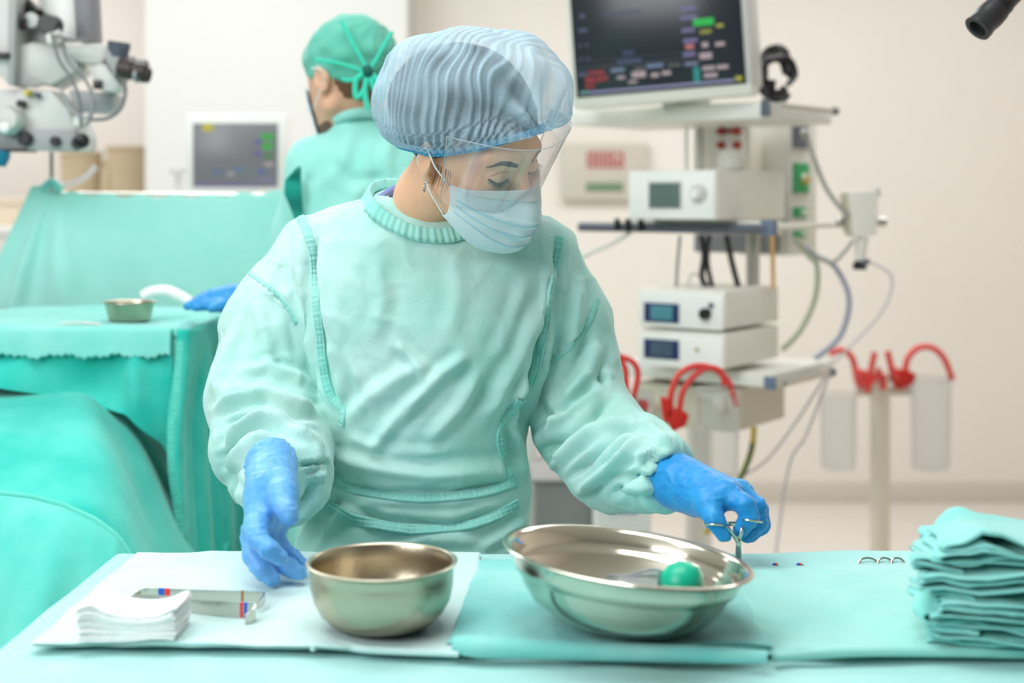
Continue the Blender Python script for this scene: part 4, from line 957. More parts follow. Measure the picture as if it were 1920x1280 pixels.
# cloth top
nu, nv = 120, 40; A = np.zeros((nu, nv, 3)); U, Vv = np.meshgrid(np.linspace(0, 1, nu), np.linspace(0, 1, nv), indexing='ij')
xr = -.642+(.008)*Vv; A[..., 0] = -1.46+U*(xr+1.46); A[..., 1] = YM0+Vv*(YM1-YM0)
A[..., 2] = zm+.0015*np.sin(A[..., 0]*31+A[..., 1]*7)+.004*smoothstep(.75, 1, Vv)*np.sin(A[..., 0]*13+1)
A[..., 2] -= .012*smoothstep(.975, 1, U)+.006*smoothstep(.03, 0, Vv)
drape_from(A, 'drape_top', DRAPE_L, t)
# overhang strip with frayed hem, at the front
hem = lambda x: .052+.003*np.sin(x*60)+.002*np.sin(x*143)
nu, nv = 260, 12; U, Vv = np.meshgrid(np.linspace(0, 1, nu), np.linspace(0, 1, nv), indexing='ij'); A = np.zeros((nu, nv, 3))
x_ = -1.46+U*(1.46-.655); A[..., 0] = x_; A[..., 1] = YM0-.004-.008*np.sqrt(Vv)-.004*Vv*np.sin(x_*55+2*np.sin(x_*20))*(1-.3*U); A[..., 2] = zm-.003-hem(x_)*Vv-.002*Vv*np.sin(x_*420)
drape_from(A, 'drape_hem', DRAPE_L, t, .004)
# dark under-cloth: lower edge rises to the left
nu, nv = 120, 50; U, Vv = np.meshgrid(np.linspace(0, 1, nu), np.linspace(0, 1, nv), indexing='ij'); A = np.zeros((nu, nv, 3))
x_ = -1.46+U*(1.46-.652); pxx = 960+F*x_/2.74; bot = np.interp(pxx, [-500, 0, 120, 240, 300, 335], [640, 718, 745, 772, 830, 900]); zbot = H-(bot-HZ)/F*2.74
A[..., 0] = x_; A[..., 1] = YM0+.004-.012*Vv+.016*np.sin(x_*23+Vv*2.5)*Vv**1.2+.010*np.sin(x_*11-Vv*3)*Vv-.02*np.exp(-((pxx-255)/18)**2)*np.sin(3.14*Vv)+.03*Vv*smoothstep(260, 330, pxx); A[..., 2] = zm-.004+(zbot-zm)*Vv
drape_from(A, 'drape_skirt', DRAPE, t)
# right corner column falling to the floor
nu, nv = 90, 90; A = np.zeros((nu, nv, 3))
cr = [(332, 640, 2.735), (352, 640, 2.74), (375, 640, 2.80), (405, 640, 2.93), (440, 640, 3.10), (470, 640, 3.26), (520, 640, 3.27)]
cp_, _ = smooth_path([P(*c) for c in cr], [0]*len(cr), 20); cp_ = np.array(cp_); L = np.r_[0, np.cumsum(np.linalg.norm(np.diff(cp_, axis=0), axis=1))]; s_ = np.linspace(0, L[-1], nu)
for i in range(nu):
    c = np.array([np.interp(s_[i], L, cp_[:, k]) for k in range(3)]); u = i/(nu-1)
    for j in range(nv):
        v = j/(nv-1); z = zm-.003-(zm-.30)*v; f_ = smoothstep(0, .25, v)
        dx = -.012*f_*math.sin(v*7)*(1-u)+.012*f_*math.sin(u*27+v*1.5)*(1-.2*u)+.007*f_*math.sin(u*57+3*v); dy = -.020*f_*math.sin(u*31+1+v*1.2)-.02*f_*v*(1-u)
        A[i, j] = (c[0]+dx-.01*f_*(u < .3)+.03*v*u, c[1]+dy, z-.006*(1-f_)*0)
drape_from(A, 'corner_drape', DRAPE, t)
# stitched hems running down the corner column
ct = BVHTree.FromPolygons([Vector(v) for v in A.reshape(-1, 3)], grid_mesh(A)[1])
HEMM = cloth_mat('green_hem', (110, 214, 198), (96, 208, 190), bump=.1)
o_ = seam(ct, [(338, 640), (330, 760), (322, 800), (322, 880), (335, 960), (352, 1038)], 'stitched_hem', HEMM, t, .016, .004, .0015)
# basin
c = np.array([P(243, 0, 2.86)[0], 2.86, zm+.002]); rr = 48/F*2.86
tag(MB().lathe([(0, 0), (rr*.72, 0), (rr*.80, .003), (rr*.93, .032), (rr*.96, .036), (rr*1.03, .038), (rr*1.02, .0395), (rr*.94, .038), (rr*.90, .032), (rr*.77, .005), (0, .002)], c, n=64).build('steel_basin', STEEL2, base=c), 'small steel basin standing on the green-draped overbed table', 'basin')
c = P(140, 609, 2.79); t2 = thing('tweezers', 'slim steel tweezers lying left of the small basin', 'tweezers', c)
for dy in (0, .012): MB().tube([P(112, 609, 2.78)+[0, dy*.1, .003], P(150, 609, 2.78)+[0, dy, .004], P(190, 611, 2.78)+[0, dy*.3, .003]], .0014, 8, sub=4).build('arm', CHROME, t2)
# ---- the patient's drapes
t = thing('operating_table', 'operating table under two big green drapes at the left edge', 'table', (-1.05, 2.5, 0))
MB().box((-1.9, 2.15, .55), (-.75, 3.1, .66), .03).build('mattress', DGREY, t); MB().box((-1.5, 2.4, .03), (-1.0, 2.9, .55), .03).build('pedestal', STEEL, t)
# upper drape: a hump that falls toward the right
def surf(fn, nu, nv): 
    A = np.zeros((nu, nv, 3))
    for i in range(nu):
        for j in range(nv): A[i, j] = fn(i/(nu-1), j/(nv-1))
    return A
def hump(u, v):      # u along x (left to right), v front (0) to back (1)
    Yc = 2.10+.95*v; x_ = -1.75+u*(1.75-.585); pxl = 960+F*x_/Yc; s = float(smoothstep(120, 420, pxl)); zt_ = float(np.interp(Yc, [2.1, 2.3, 2.5, 2.7, 3.05], [.74, .905, .985, 1.022, 1.035]))
    z = zt_-.36*s**1.5+(.013*math.sin(x_*24+Yc*18)+.005*math.sin(x_*51+Yc*30))*min(1, s*3)+.004*math.sin(x_*9+Yc*12)
    return (x_, Yc, z-.12*max(0, v-.75)*0)
drape_from(surf(hump, 120, 70), 'upper_drape', DRAPE, t, .003)
def low(u, v):
    pxl = -160+u*430; top = np.interp(pxl, [-160, 0, 60, 120, 180, 220, 248, 270], [915, 925, 932, 948, 975, 1005, 1045, 1110]); Yt = 2.20
    tp = P(pxl, top, Yt); k = v; drop_ = .85*k
    return (tp[0]+.02*math.sin(k*3+u*3)*k+.05*k*u, Yt-.16*math.sin(min(1, k*1.3)*math.pi/2)-.035*math.sin(u*11+k*4)*k-.012*math.sin(u*29+k*7)*k, tp[2]-drop_*(k*.9+.1)-.03*k)
A = surf(low, 120, 70); drape_from(A, 'lower_drape', DRAPE_M, t, .003)
# joins the hump: a fold lying back from its top edge
def back(u, v):
    a = np.array(low(u, 0.0)); return (a[0]-.02*v, a[1]+.30*v, a[2]-.01*math.sin(v*3.1)+.012*v-.02*v*v)
hp = [np.array(low(u, 0.0))+[0, -.004, .002] for u in np.linspace(0, .96, 60)]
MB().tube(hp, .0045, 8).build('stitched_hem', HEMM, t)
# ---- patient monitor behind
def on_panel(o0, ux, uz, nrm, x, z, w_, h_, m, nm, par, d=.0008):
    """small flat printed patch on a screen: a thin solid"""
    a = o0+ux*x+uz*z; pts = [a, a+ux*w_, a+ux*w_+uz*h_, a+uz*h_]; MB().prism([p+nrm*.0002 for p in pts], nrm*d).build(nm, m, par, smooth=False)
SCR = mat('screen_grey_glass', (98, 100, 104), .25, emit=(112, 114, 118), estr=.35); SCR_D = mat('screen_dark', (34, 38, 44), .2, emit=(30, 38, 44), estr=.35)
YS = 4.6; t = thing('patient_monitor', 'smaller patient monitor with grey screen behind the green screen drape', 'monitor', P(442, 0, YS)*[1, 1, 0]+[0, 0, 0])
a = P(348, 214, YS); b = P(537, 368, YS); MB().box((a[0], YS, b[2]), (b[0], YS+.09, a[2]), .008).build('housing', WHITE, t)
a = P(362, 231, YS); b = P(521, 350, YS); sc = MB().box((a[0], YS-.003, b[2]), (b[0], YS+.002, a[2]), .001).build('screen', SCR, t)
ux = np.array([1., 0, 0]); uz = np.array([0, 0, 1.]); nr = np.array([0, -1., 0]); k_ = YS/F; O = np.array([a[0], YS-.003, b[2]])
def e_(c, s=1.0): return mat('lit_%d_%d_%d' % c, tuple(int(v*.6) for v in c), .5, emit=c, estr=s*.6)
for (x, y, w_, h_, c) in [(380, 232, 20, 14, (220, 210, 60)), (490, 250, 24, 12, (70, 190, 80)), (492, 268, 20, 13, (70, 190, 80)), (478, 262, 12, 8, (110, 110, 180)), (478, 284, 12, 8, (110, 110, 180)), (496, 290, 16, 8, (90, 150, 90)), (496, 304, 18, 8, (190, 180, 180)), (482, 318, 16, 7, (110, 120, 190)), (482, 334, 34, 6, (150, 140, 180)), (400, 318, 18, 8, (100, 130, 170)), (426, 322, 14, 8, (180, 180, 180)), (440, 314, 16, 8, (110, 140, 180)), (366, 344, 120, 4, (140, 110, 180)), (368, 300, 108, 1.5, (140, 140, 150))]:
    on_panel(O, ux, uz, nr, (x-362)*k_, (350-y-h_)*k_, w_*k_, h_*k_, e_(c, .5), 'readout', sc)
MB().box((P(300, 0, YS)[0], YS-.02, .0), (P(560, 0, YS)[0], YS+.42, P(0, 368, YS)[2]-.002), .02).build('cart', WHITE, t)
MB().lathe([(0, 0), (.012, 0), (.012, .05), (.03, .055), (.03, .07), (0, .07)], P(322, 345, YS-.0)*[1, 1, 1]+[0, .1, -.02], n=20).build('gas_fitting', GREYP, t)
# ---- white curved spine retractor and the gloved hand
tag(MB().tube([P(268, 556, 3.0), P(285, 548, 3.0), P(312, 546, 3.0), P(338, 556, 3.0), P(356, 566, 3.0)], [.012, .013, .013, .0125, .012], 14, sub=6).build('suction_wand', WHITE, base=P(268, 556, 3.0)), 'white curved handle lying in the gap before the blue gloved hand', 'handle')

# ------------------------------------------------------------------ the assistant, seen from behind
def px3(px, py, Y, r): return (P(px, py, Y), r)
asst = thing('person', 'person in teal tied cap and gown turned away behind the nurse', 'person', (-.33, 3.05, 0))
YA = 3.05; s1 = YA/F
AR = euler(math.radians(-134), math.radians(12), 0); AC = P(650, 150, YA)     # looks left and away
def a2w(p): return np.asarray(p)@AR.T+AC
def w2a(p): return (np.asarray(p)-AC)@AR
n0 = w2a(P(668, 190, YA+.01)); n1 = w2a(P(672, 262, YA+.02))
def ah_sdf(X):
    d = ell(X, (0, .012, .030), (.076, .098, .086)); d = smin(d, ell(X, (0, -.034, -.030), (.060, .058, .08)), .03)
    for s in (-1, 1):
        d = smin(d, rcone(X, (s*.054, .0, -.058), (s*.016, -.066, -.104), .018, .015), .03)
        e = ell(X, (s*.080, .014, -.006), (.008, .018, .032), euler(math.radians(s*20), 0, 0)); e = np.maximum(e, -ell(X, (s*.088, .010, -.002), (.006, .010, .02))); d = smin(d, e, .005)
    d = smin(d, rcone(X, (0, -.086, .008), (0, -.112, -.032), .007, .010), .012)
    return smin(d, rcone(X, n0, n1, .050, .058), .03)
Vh2, Fh2 = nets(ah_sdf, (-.14, -.14, -.24), (.14, .20, .13), .004); obj('body', a2w(Vh2), Fh2.tolist(), SKIN2, asst)
BEARD = mat('short_beard', (122, 92, 78), .8)
mm = (Vh2[:, 2] < -.086) & (Vh2[:, 2] > -.118) & (Vh2[:, 1] < -.012) & (np.abs(Vh2[:, 0]) > .0); Nh = vnormals(Vh2, Fh2)
def cap_region(V, Fc, N, mask_, off, m, nm, par, toW):
    f = Fc[mask_[Fc].all(1)]; u = np.unique(f); r = -np.ones(len(V), int); r[u] = np.arange(len(u)); o = obj(nm, toW(V[u]+N[u]*off), r[f].tolist(), m, par); md = o.modifiers.new('thickness', 'SOLIDIFY'); md.thickness = .0015; return o
cap_region(Vh2, Fh2, Nh, mm, .0012, BEARD, 'beard', asst, a2w)
hm = (Vh2[:, 1] > .03) & (Vh2[:, 2] > -.075) & (Vh2[:, 2] < .02) & (Vh2[:, 1]*.5+Vh2[:, 2] > -.035); cap_region(Vh2, Fh2, Nh, hm, .0015, mat('brown_hair', (120, 84, 62), .8), 'hair', asst, a2w)
# tied cap
def acap(X):
    d = ell(X, (0, .018, .045), (.088, .112, .090)); cut = X[..., 2]-(.012-.33*X[..., 1]-.012)
    return np.maximum(d, -cut)
V, Fc = nets(acap, (-.11, -.12, -.06), (.11, .16, .15), .004); V = relax(V, Fc, 1); N = vnormals(V, Fc)
V = V+N*(wnoise(V, .05, 5)*.002+np.sin(np.arctan2(V[:, 0], V[:, 1]-.12)*14+V[:, 2]*40)*.0012)[:, None]
TEALC = cloth_mat('teal_cap_cotton', (84, 176, 154), (104, 190, 170), bump=.4, bscale=30)
ac = obj('tied_cap', a2w(V), Fc.tolist(), TEALC, asst)
KN = mat('teal_tape', (60, 206, 176), .8)
for pts, r in (([(640, 40), (668, 92), (690, 132)], .0045), ([(735, 60), (712, 100), (692, 134)], .0045), ([(690, 134), (660, 150), (640, 148)], .0045), ([(690, 134), (715, 150), (735, 155)], .0045),
               ([(688, 134), (668, 150), (668, 182), (682, 170), (690, 140)], .006), ([(692, 134), (700, 160), (712, 190), (718, 165), (694, 136)], .006), ([(690, 136), (684, 170), (690, 205)], .006), ([(690, 136), (640, 120), (590, 112)], .004)):
    MB().tube([P(x, y, 2.925 if y > 90 else 2.935) for x, y in pts], r, 8, sub=6).build('tie_tape', KN, ac)
MB().lathe([(0, -.012), (.012, -.008), (.014, 0), (.012, .008), (0, .012)], P(690, 134, 2.925), (1, 0, .3), n=16).build('knot', mat('dark_teal', (10, 90, 80), .8), ac)
# his mask
mk = (Vh2[:, 2] < .002) & (Vh2[:, 2] > -.112) & (Vh2[:, 1] < -.058); mo = cap_region(Vh2, Fh2, Nh, mk, .008, mat('assistant_mask_blue', (176, 206, 222), .8), 'face_mask', asst, a2w)
MB().tube([P(584, 128, 2.98), P(600, 130, 2.95), P(606, 150, 2.97), P(597, 178, 2.98), P(588, 205, 3.0)], .0013, 8, sub=5).build('ear_loop', EL, mo)
# gown
rows = [(216, 640, 730, .055, 3.06), (232, 622, 760, .075, 3.06), (260, 596, 800, .09, 3.07), (300, 566, 830, .11, 3.07), (350, 552, 850, .125, 3.07), (420, 545, 860, .135, 3.07), (600, 540, 850, .14, 3.06), (900, 530, 860, .16, 3.06), (1250, 510, 870, .18, 3.06)]
qz = np.array([P(0, r[0], YA)[2] for r in rows])[::-1]; ql = np.array([P(r[1], 0, YA)[0] for r in rows])[::-1]; qr = np.array([P(r[2], 0, YA)[0] for r in rows])[::-1]; qb = np.array([r[3] for r in rows])[::-1]; qy = np.array([r[4] for r in rows])[::-1]
def ag(X):
    z = X[..., 2]; l = np.interp(z, qz, ql); r = np.interp(z, qz, qr); b_ = np.interp(z, qz, qb); cy = np.interp(z, qz, qy); a = (r-l)/2
    k = ((np.abs(X[..., 0]-(r+l)/2)/a)**2.3+(np.abs(X[..., 1]-cy)/b_)**2.3)**(1/2.3); d = np.maximum((k-1)*np.minimum(a, b_), np.maximum(z-qz[-1], qz[0]-z))
    d = smin(d, chain(X, [px3(600, 318, 3.06, .075), px3(572, 440, 3.06, .062), px3(548, 560, 2.98, .056), px3(478, 566, 2.90, .038)], .03), .03)
    d = smin(d, chain(X, [px3(800, 320, 3.07, .075), px3(850, 460, 3.07, .062), px3(830, 580, 3.14, .05)], .03), .03); return d.astype(np.float32)
V, Fc = nets(ag, (-.62, 2.78, .40), (.06, 3.28, 1.60), .0085); V = relax(V, Fc, 2); N = vnormals(V, Fc)
V = V+N*(wnoise(V*np.array([1, 1, .6]), .12, 6)*.004)[:, None]
V = folds(V, vnormals(V, Fc), [([(660, 240), (640, 300), (600, 360)], .006, 12), ([(700, 250), (690, 330), (650, 400)], .006, 12), ([(620, 300), (660, 340), (740, 330)], -.006, 10), ([(735, 250), (720, 300), (730, 350)], .008, 12)])
ago = obj('gown', V, Fc.tolist(), cloth_mat('assistant_gown_cotton', (146, 218, 206), (158, 223, 212), bump=.3, bscale=20), asst)
MB().tube([P(632, 226, 3.01), P(660, 214, 2.985), P(700, 212, 2.985), P(735, 222, 3.0)], .012, 12, sub=5).build('collar', GOWN_D, ago)
nu, nv = 10, 40; A = np.zeros((nu, nv, 3))
for i in range(nu):
    for j in range(nv):
        u = i/(nu-1); v = j/(nv-1); xl = np.interp(v, [0, .25, .5, .8, 1], [558, 534, 532, 545, 552]); xr_ = np.interp(v, [0, 1], [562, 568]); A[i, j] = P(xl+(xr_-xl)*u, 312+v*100, 2.93+.03*u+.01*math.sin(v*9))
drape_from(A, 'back_flap', cloth_mat('gown_inner_teal', (0, 150, 136), (10, 160, 146)), ago, .003)
MB().tube([(-.40, 3.06, .55), (-.41, 3.06, .08)], [.09, .07], 16).tube([(-.24, 3.06, .55), (-.23, 3.06, .08)], [.09, .07], 16).build('trousers', GOWN_D, asst)
for x_ in (-.41, -.23): MB().lathe([(0, 0), (.055, 0), (.058, .03), (.04, .08), (0, .085)], (x_, 3.10, 0), n=20).build('shoe', WHITE, asst)
hd = [[px3(470, 566, 2.90, .032), px3(436, 562, 2.89, .03)], [px3(440, 558, 2.89, .022), px3(405, 556, 2.88, .018)], [px3(440, 566, 2.88, .022), px3(405, 564, 2.87, .018)],
      [px3(408, 553, 2.88, .012), px3(385, 556, 2.875, .011), px3(368, 564, 2.87, .009)], [px3(408, 558, 2.87, .012), px3(380, 562, 2.865, .011), px3(360, 570, 2.86, .009)], [px3(408, 564, 2.86, .012), px3(378, 568, 2.855, .011), px3(352, 574, 2.85, .009)], [px3(410, 569, 2.85, .012), px3(385, 573, 2.845, .010), px3(366, 577, 2.84, .008)], [px3(436, 570, 2.86, .014), px3(412, 575, 2.84, .011), px3(396, 578, 2.83, .009)]]
hand('glove', hd, 3, GLOVE, res=.0035, wr=.0008, seedn=12)

# ------------------------------------------------------------------ the surgical microscope, top left
YM = 3.3
t = thing('surgical_microscope', 'white and grey surgical microscope hanging in at the upper left with black eyepieces', 'microscope', P(40, 300, YM))
MW = mat('microscope_white', (206, 207, 204), .35, var=.03); MG = mat('microscope_grey', (162, 163, 163), .4); MD = mat('microscope_dark_grey', (120, 120, 124), .4)
D3 = lambda y: np.array([0, y, 0.])
def pr(pts, Y, th, m, nm, bev=.004, par=None): return MB().prism([P(x, y, Y) for x, y in pts], D3(th), bev).build(nm, m, par or t)
pr([(-60, 165), (95, 168), (128, 205), (146, 250), (146, 282), (60, 280), (-60, 276)], YM, .16, MW, 'lower_housing', .012)
pr([(-60, 240), (143, 243), (143, 284), (-60, 278)], YM-.012, .03, MG, 'lower_bezel', .004)
pr([(20, 85), (60, 78), (135, 90), (150, 130), (92, 163), (20, 140)], YM+.01, .13, MW, 'upper_housing', .014)
pr([(30, 128), (88, 158), (60, 164), (28, 160)], YM, .02, MG, 'shadow_panel', .003)  # grey wedge standing in for the shade under the upper housing
pr([(-50, -40), (22, -40), (17, 160), (-50, 96)], YM-.02, .12, MW, 'side_arm', .008); pr([(17, -40), (32, -40), (26, 160), (15, 160)], YM-.03, .10, MG, 'side_arm_edge', .003)
pr([(-40, 96), (16, 98), (16, 109), (-40, 108)], YM-.04, .02, BLACK, 'black_clamp', .002)
pr([(84, -40), (138, -40), (144, 72), (110, 78), (84, 60)], YM+.08, .07, WHITE, 'column', .006)
pr([(135, -40), (172, -40), (178, 78), (142, 78)], YM+.05, .07, MD, 'grey_column', .006)
pr([(70, -40), (86, -40), (86, 40), (72, 36)], YM+.10, .05, WHITE, 'column', .004)
pr([(30, 30), (70, 12), (76, 60), (118, 84), (60, 86), (28, 78)], YM+.06, .05, MG, 'yoke', .006)
pr([(120, 84), (196, 80), (204, 96), (190, 122), (150, 118), (120, 100)], YM, .09, MW, 'eyepiece_arm', .01)
pr([(196, 92), (228, 96), (226, 152), (212, 142), (195, 112)], YM-.03, .08, MG, 'tube_block', .008)
pr([(172, 122), (196, 118), (212, 140), (226, 160), (214, 172), (190, 172), (172, 150)], YM-.02, .08, MW, 'tube_bracket', .008)
pr([(126, 168), (214, 174), (212, 202), (190, 212), (140, 208)], YM+.03, .08, MG, 'optics_block', .008)
def cyl(p, ax, prof, m, nm, n=28, par=None): return MB().lathe(prof, p, ax, n=n).build(nm, m, par or t)
sm = YM/F
cyl(P(93, 46, YM-.03), (0, -1, 0), [(0, -.03), (19*sm, -.03), (20*sm, 0), (20*sm, .012), (17*sm, .018), (0, .018)], BLACK, 'joint_knob')
cyl(P(34, 40, YM-.0), (0, -1, 0), [(0, -.02), (15*sm, -.02), (16*sm, .01), (0, .015)], BLACK, 'joint_knob')
cyl(P(50, 10, YM+.05), (.6, -.4, -.5), [(0, -.05), (.016, -.05), (.018, .05), (0, .05)], BLACK, 'joint_knob')
cyl(P(60, 38, YM+.02), (0, -1, 0), [(0, -.02), (13*sm, -.02), (14*sm, .01), (0, .012)], GREYP, 'pivot_cap')
for x, y, r, m in ((50, 260, 13, BLACK), (106, 265, 9, BLACK), (41, 195, 7, BLACK), (71, 178, 5, DGREY), (54, 175, 6, mat('yellow_button', (206, 190, 70), .4))):
    cyl(P(x, y, YM-.012), (0, -1, 0), [(0, -.01), (r*sm, -.01), (r*sm, .016), (r*sm*.8, .020), (0, .020)], m, 'control_knob')
cyl(P(150, 266, YM-.02), (.5, -.85, .1), [(0, -.03), (13*sm, -.03), (14*sm, .02), (0, .025)], BLACK, 'control_knob')
cyl(P(222, 96, YM-.01), (.15, -.1, 1), [(0, -.012), (19*sm, -.012), (20*sm, .006), (21*sm, .008), (21*sm, .016), (18*sm, .02), (0, .02)], DGREY, 'lens_knob')
cyl(P(223, 86, YM-.01), (.15, -.1, 1), [(0, 0), (21*sm, 0), (21*sm, .009), (0, .009)], BLACK, 'lens_knob_rim')
BRN = mat('eyepiece_brown_black', (60, 48, 46), .4)
for yy_, Yq in ((132, YM-.04), (126, YM+.03)):
    cyl(P(232, yy_-4, Yq), (1, -.1, -.18), [(0, -.01), (19*sm, -.01), (19*sm, .022), (16*sm, .026), (15*sm, .040), (17*sm, .042), (17*sm, .052), (14*sm, .056), (0, .056)], BRN, 'eyepiece')
cyl(P(272, 140, YM-.04), (1, -.1, -.18), [(0, -.004), (16*sm, -.004), (14*sm, .010), (10*sm, .010), (9*sm, 0), (0, .0)], BLACK, 'eyecup'); cyl(P(258, 137, YM-.04), (1, -.1, -.18), [(0, -.003), (18*sm, -.003), (18*sm, .005), (0, .005)], MG, 'eyepiece_ring')
MB().box(P(174, 166, YM-.03), P(190, 150, YM-.03)+[0, .03, 0], .002).build('black_switch', BLACK, t)
for pts, r, m in (([(97, 62), (110, 110), (135, 150), (150, 190), (152, 240)], .004, MD), ([(118, 70), (125, 110), (160, 150), (176, 190), (168, 225), (160, 235)], .0035, MD), ([(232, 150), (235, 175), (225, 205), (200, 222), (165, 224)], .0045, MD), ([(112, 160), (130, 200), (160, 222), (175, 200), (172, 165)], .0035, MG), ([(105, 66), (135, 74), (165, 76)], .004, MD)):
    MB().tube([P(x, y, YM-.05) for x, y in pts], r, 8, sub=7).build('cable', m, t)
MB().lathe([(0, 0), (.014, 0), (.018, .02), (.014, .035), (0, .04)], P(100, 82, YM-.03), n=16).build('cable_clip', WHITE, t); MB().lathe([(0, 0), (.012, 0), (.014, .02), (0, .03)], P(148, 236, YM-.03), n=16).build('cable_clip', WHITE, t)
pr([(-40, 277), (48, 279), (48, 284), (-40, 283)], YM-.02, .08, BLACK, 'base_strip', .001)
cyl(P(14, 226, YM-.04), (0, -1, .1), [(0, -.03), (24*sm, -.03), (28*sm, .0), (22*sm, .02), (0, .025)], GREYP, 'handle_hub'); cyl(P(10, 240, YM-.065), (0, -1, .1), [(0, 0), (10*sm, 0), (9*sm, .01), (0, .014)], WHITE, 'handle_cap')
cyl(P(-4, 296, YM-.03), (0, 0, 1), [(0, -.02), (14*sm, -.02), (22*sm, .0), (22*sm, .015), (0, .02)], mat('petrol_blue_cover', (24, 120, 150), .5), 'lens_cover')
MB().tube([P(40, -40, YM+.1), P(40, -40, YM+.1)+[0, 0, .2], (P(40, 0, YM+.1)[0], YM+.1, 3.19)], .05, 20).build('ceiling_arm', WHITE, t)
# ------------------------------------------------------------------ the equipment tower, right
ang = math.radians(36); UF = np.array([-math.cos(ang), math.sin(ang), 0]); US = np.array([math.sin(ang), math.cos(ang), 0]); UZ = np.array([0, 0, 1.])
NF = -US; NS = -UF
def hit(px, C, U):      # distance along U from C at which the picture column px is reached
    k = (px-960)/F; return (k*C[1]-C[0])/(U[0]-k*U[1])
def corner(px, py, Y): return P(px, py, Y)
def cbox(pxc, pyt, pyb, Y, pxl, pxr, m, nm, par, bev=.006, dmin=None):
    c = P(pxc, pyb, Y); zt_ = P(pxc, pyt, Y)[2]; Wd = hit(pxl, c, UF); Dp = hit(pxr, c, US) if dmin is None else dmin
    M = Matrix(((UF[0], US[0], 0, c[0]), (UF[1], US[1], 0, c[1]), (0, 0, 1, c[2]), (0, 0, 0, 1)))
    o = MB().box((0, 0, 0), (Wd, Dp, zt_-c[2]), bev, M).build(nm, m, par); 
    return o, c, Wd, Dp, zt_-c[2]
def face(c, Wd, pxs, pys, side='F', d=.003, lift=0.):
    """rectangle on the front (or side) face given picture columns and rows"""
    U = UF if side == 'F' else US; Nn = NF if side == 'F' else NS
    a = hit(pxs[0], c, U); b = hit(pxs[1], c, U); pa = c+U*a; pb = c+U*b; Yc = (pa[1]+pb[1])/2
    z0 = P(0, pys[1], Yc)[2]; z1 = P(0, pys[0], Yc)[2]; pts = []
    for q, z in ((pa, z0), (pb, z0), (pb, z1), (pa, z1)): pts.append(np.array([q[0], q[1], z])+Nn*lift)
    return pts, Nn*d
def plate(c, pxs, pys, m, nm, par, side='F', d=.003, bev=.0008, lift=0.):
    pts, th = face(c, 0, pxs, pys, side, d, lift); return MB().prism(pts, th, bev).build(nm, m, par)
def knob(c, px, py, r, m, nm, par, d=.012, side='F', lift=0.):
    U = UF if side == 'F' else US; Nn = NF if side == 'F' else NS; q = c+U*hit(px, c, U)+Nn*lift; q = np.array([q[0], q[1], P(0, py, q[1])[2]]); rr = r/F*q[1]
    return MB().lathe([(0, 0), (rr, 0), (rr, d*.7), (rr*.85, d), (0, d)], q, tuple(Nn), n=26).build(nm, m, par)
YT = 3.75; cT = P(1440, 500, YT)
tw = thing('equipment_tower', 'white equipment tower with three shelves carrying monitor, devices and gas sockets', 'trolley', cT*[1, 1, 0]-np.array([.1, -.3, 0]))
# column with gas sockets, back panel
o, c, Wd, Dp, hh = cbox(1480, 226, 480, YT+.42, 1385, 1532, mat('tower_column_grey', (214, 212, 203), .5), 'column', tw, .01)
GS = mat('socket_green', (30, 150, 80), .5)
for (x0, x1, y0, y1, m) in ((1484, 1510, 224, 278, DGREY), (1484, 1512, 306, 362, GS), (1484, 1508, 388, 408, GS), (1484, 1508, 432, 446, GS)):
    pl = plate(c, (x0-6, x1+4), (y0-4, y1+4), GREYP, 'socket_plate', tw, 'S', .004); plate(c, (x0, x1), (y0, y1), m, 'socket', tw, 'S', .010, .002); knob(c, (x0+x1)/2+2, (y0+y1)/2, min(9, (y1-y0)*.3), WHITE_W, 'socket_port', tw, .022, 'S')
knob(c, 1500, 338, 8, mat('amber_fitting', (200, 170, 90), .4), 'socket_port', tw, .03, 'S')
cbox(1405, 225, 330, YT+.36, 1300, 1430, WHITE_W, 'upper_block', tw, .008)
o, c, Wd, Dp, hh = cbox(1392, 240, 322, YT+.30, 1342, 1400, WHITE, 'vaporiser_body', tw, .01)
RD = mat('dark_red_fitting', (170, 50, 36), .5)
for x in (1354, 1384):
    for y in (246, 272): knob(c, x, y, 7, RD, 'red_fitting', tw, .02)
plate(c, (1384, 1354), (242, 250), RD, 'red_bar', tw); 
cyl2 = lambda p, ax, prof, m, nm: MB().lathe(prof, p, ax, n=28).build(nm, m, tw)
cyl2(P(1372, 318, YT+.22), (0, 0, 1), [(0, 0), (.036, 0), (.04, .01), (.04, .03), (.036, .034), (.03, .05), (0, .05)], WHITE, 'round_valve'); cyl2(P(1372, 322, YT+.22), (0, 0, 1), [(0, 0), (.03, 0), (.03, .005), (0, .005)], DGREY, 'valve_base')
for px in (1287, 1312): MB().tube([P(px, 226, YT+.34), P(px, 322, YT+.34)], .010 if px > 1300 else .005, 12).build('post', ALU if px > 1300 else WHITE, tw)
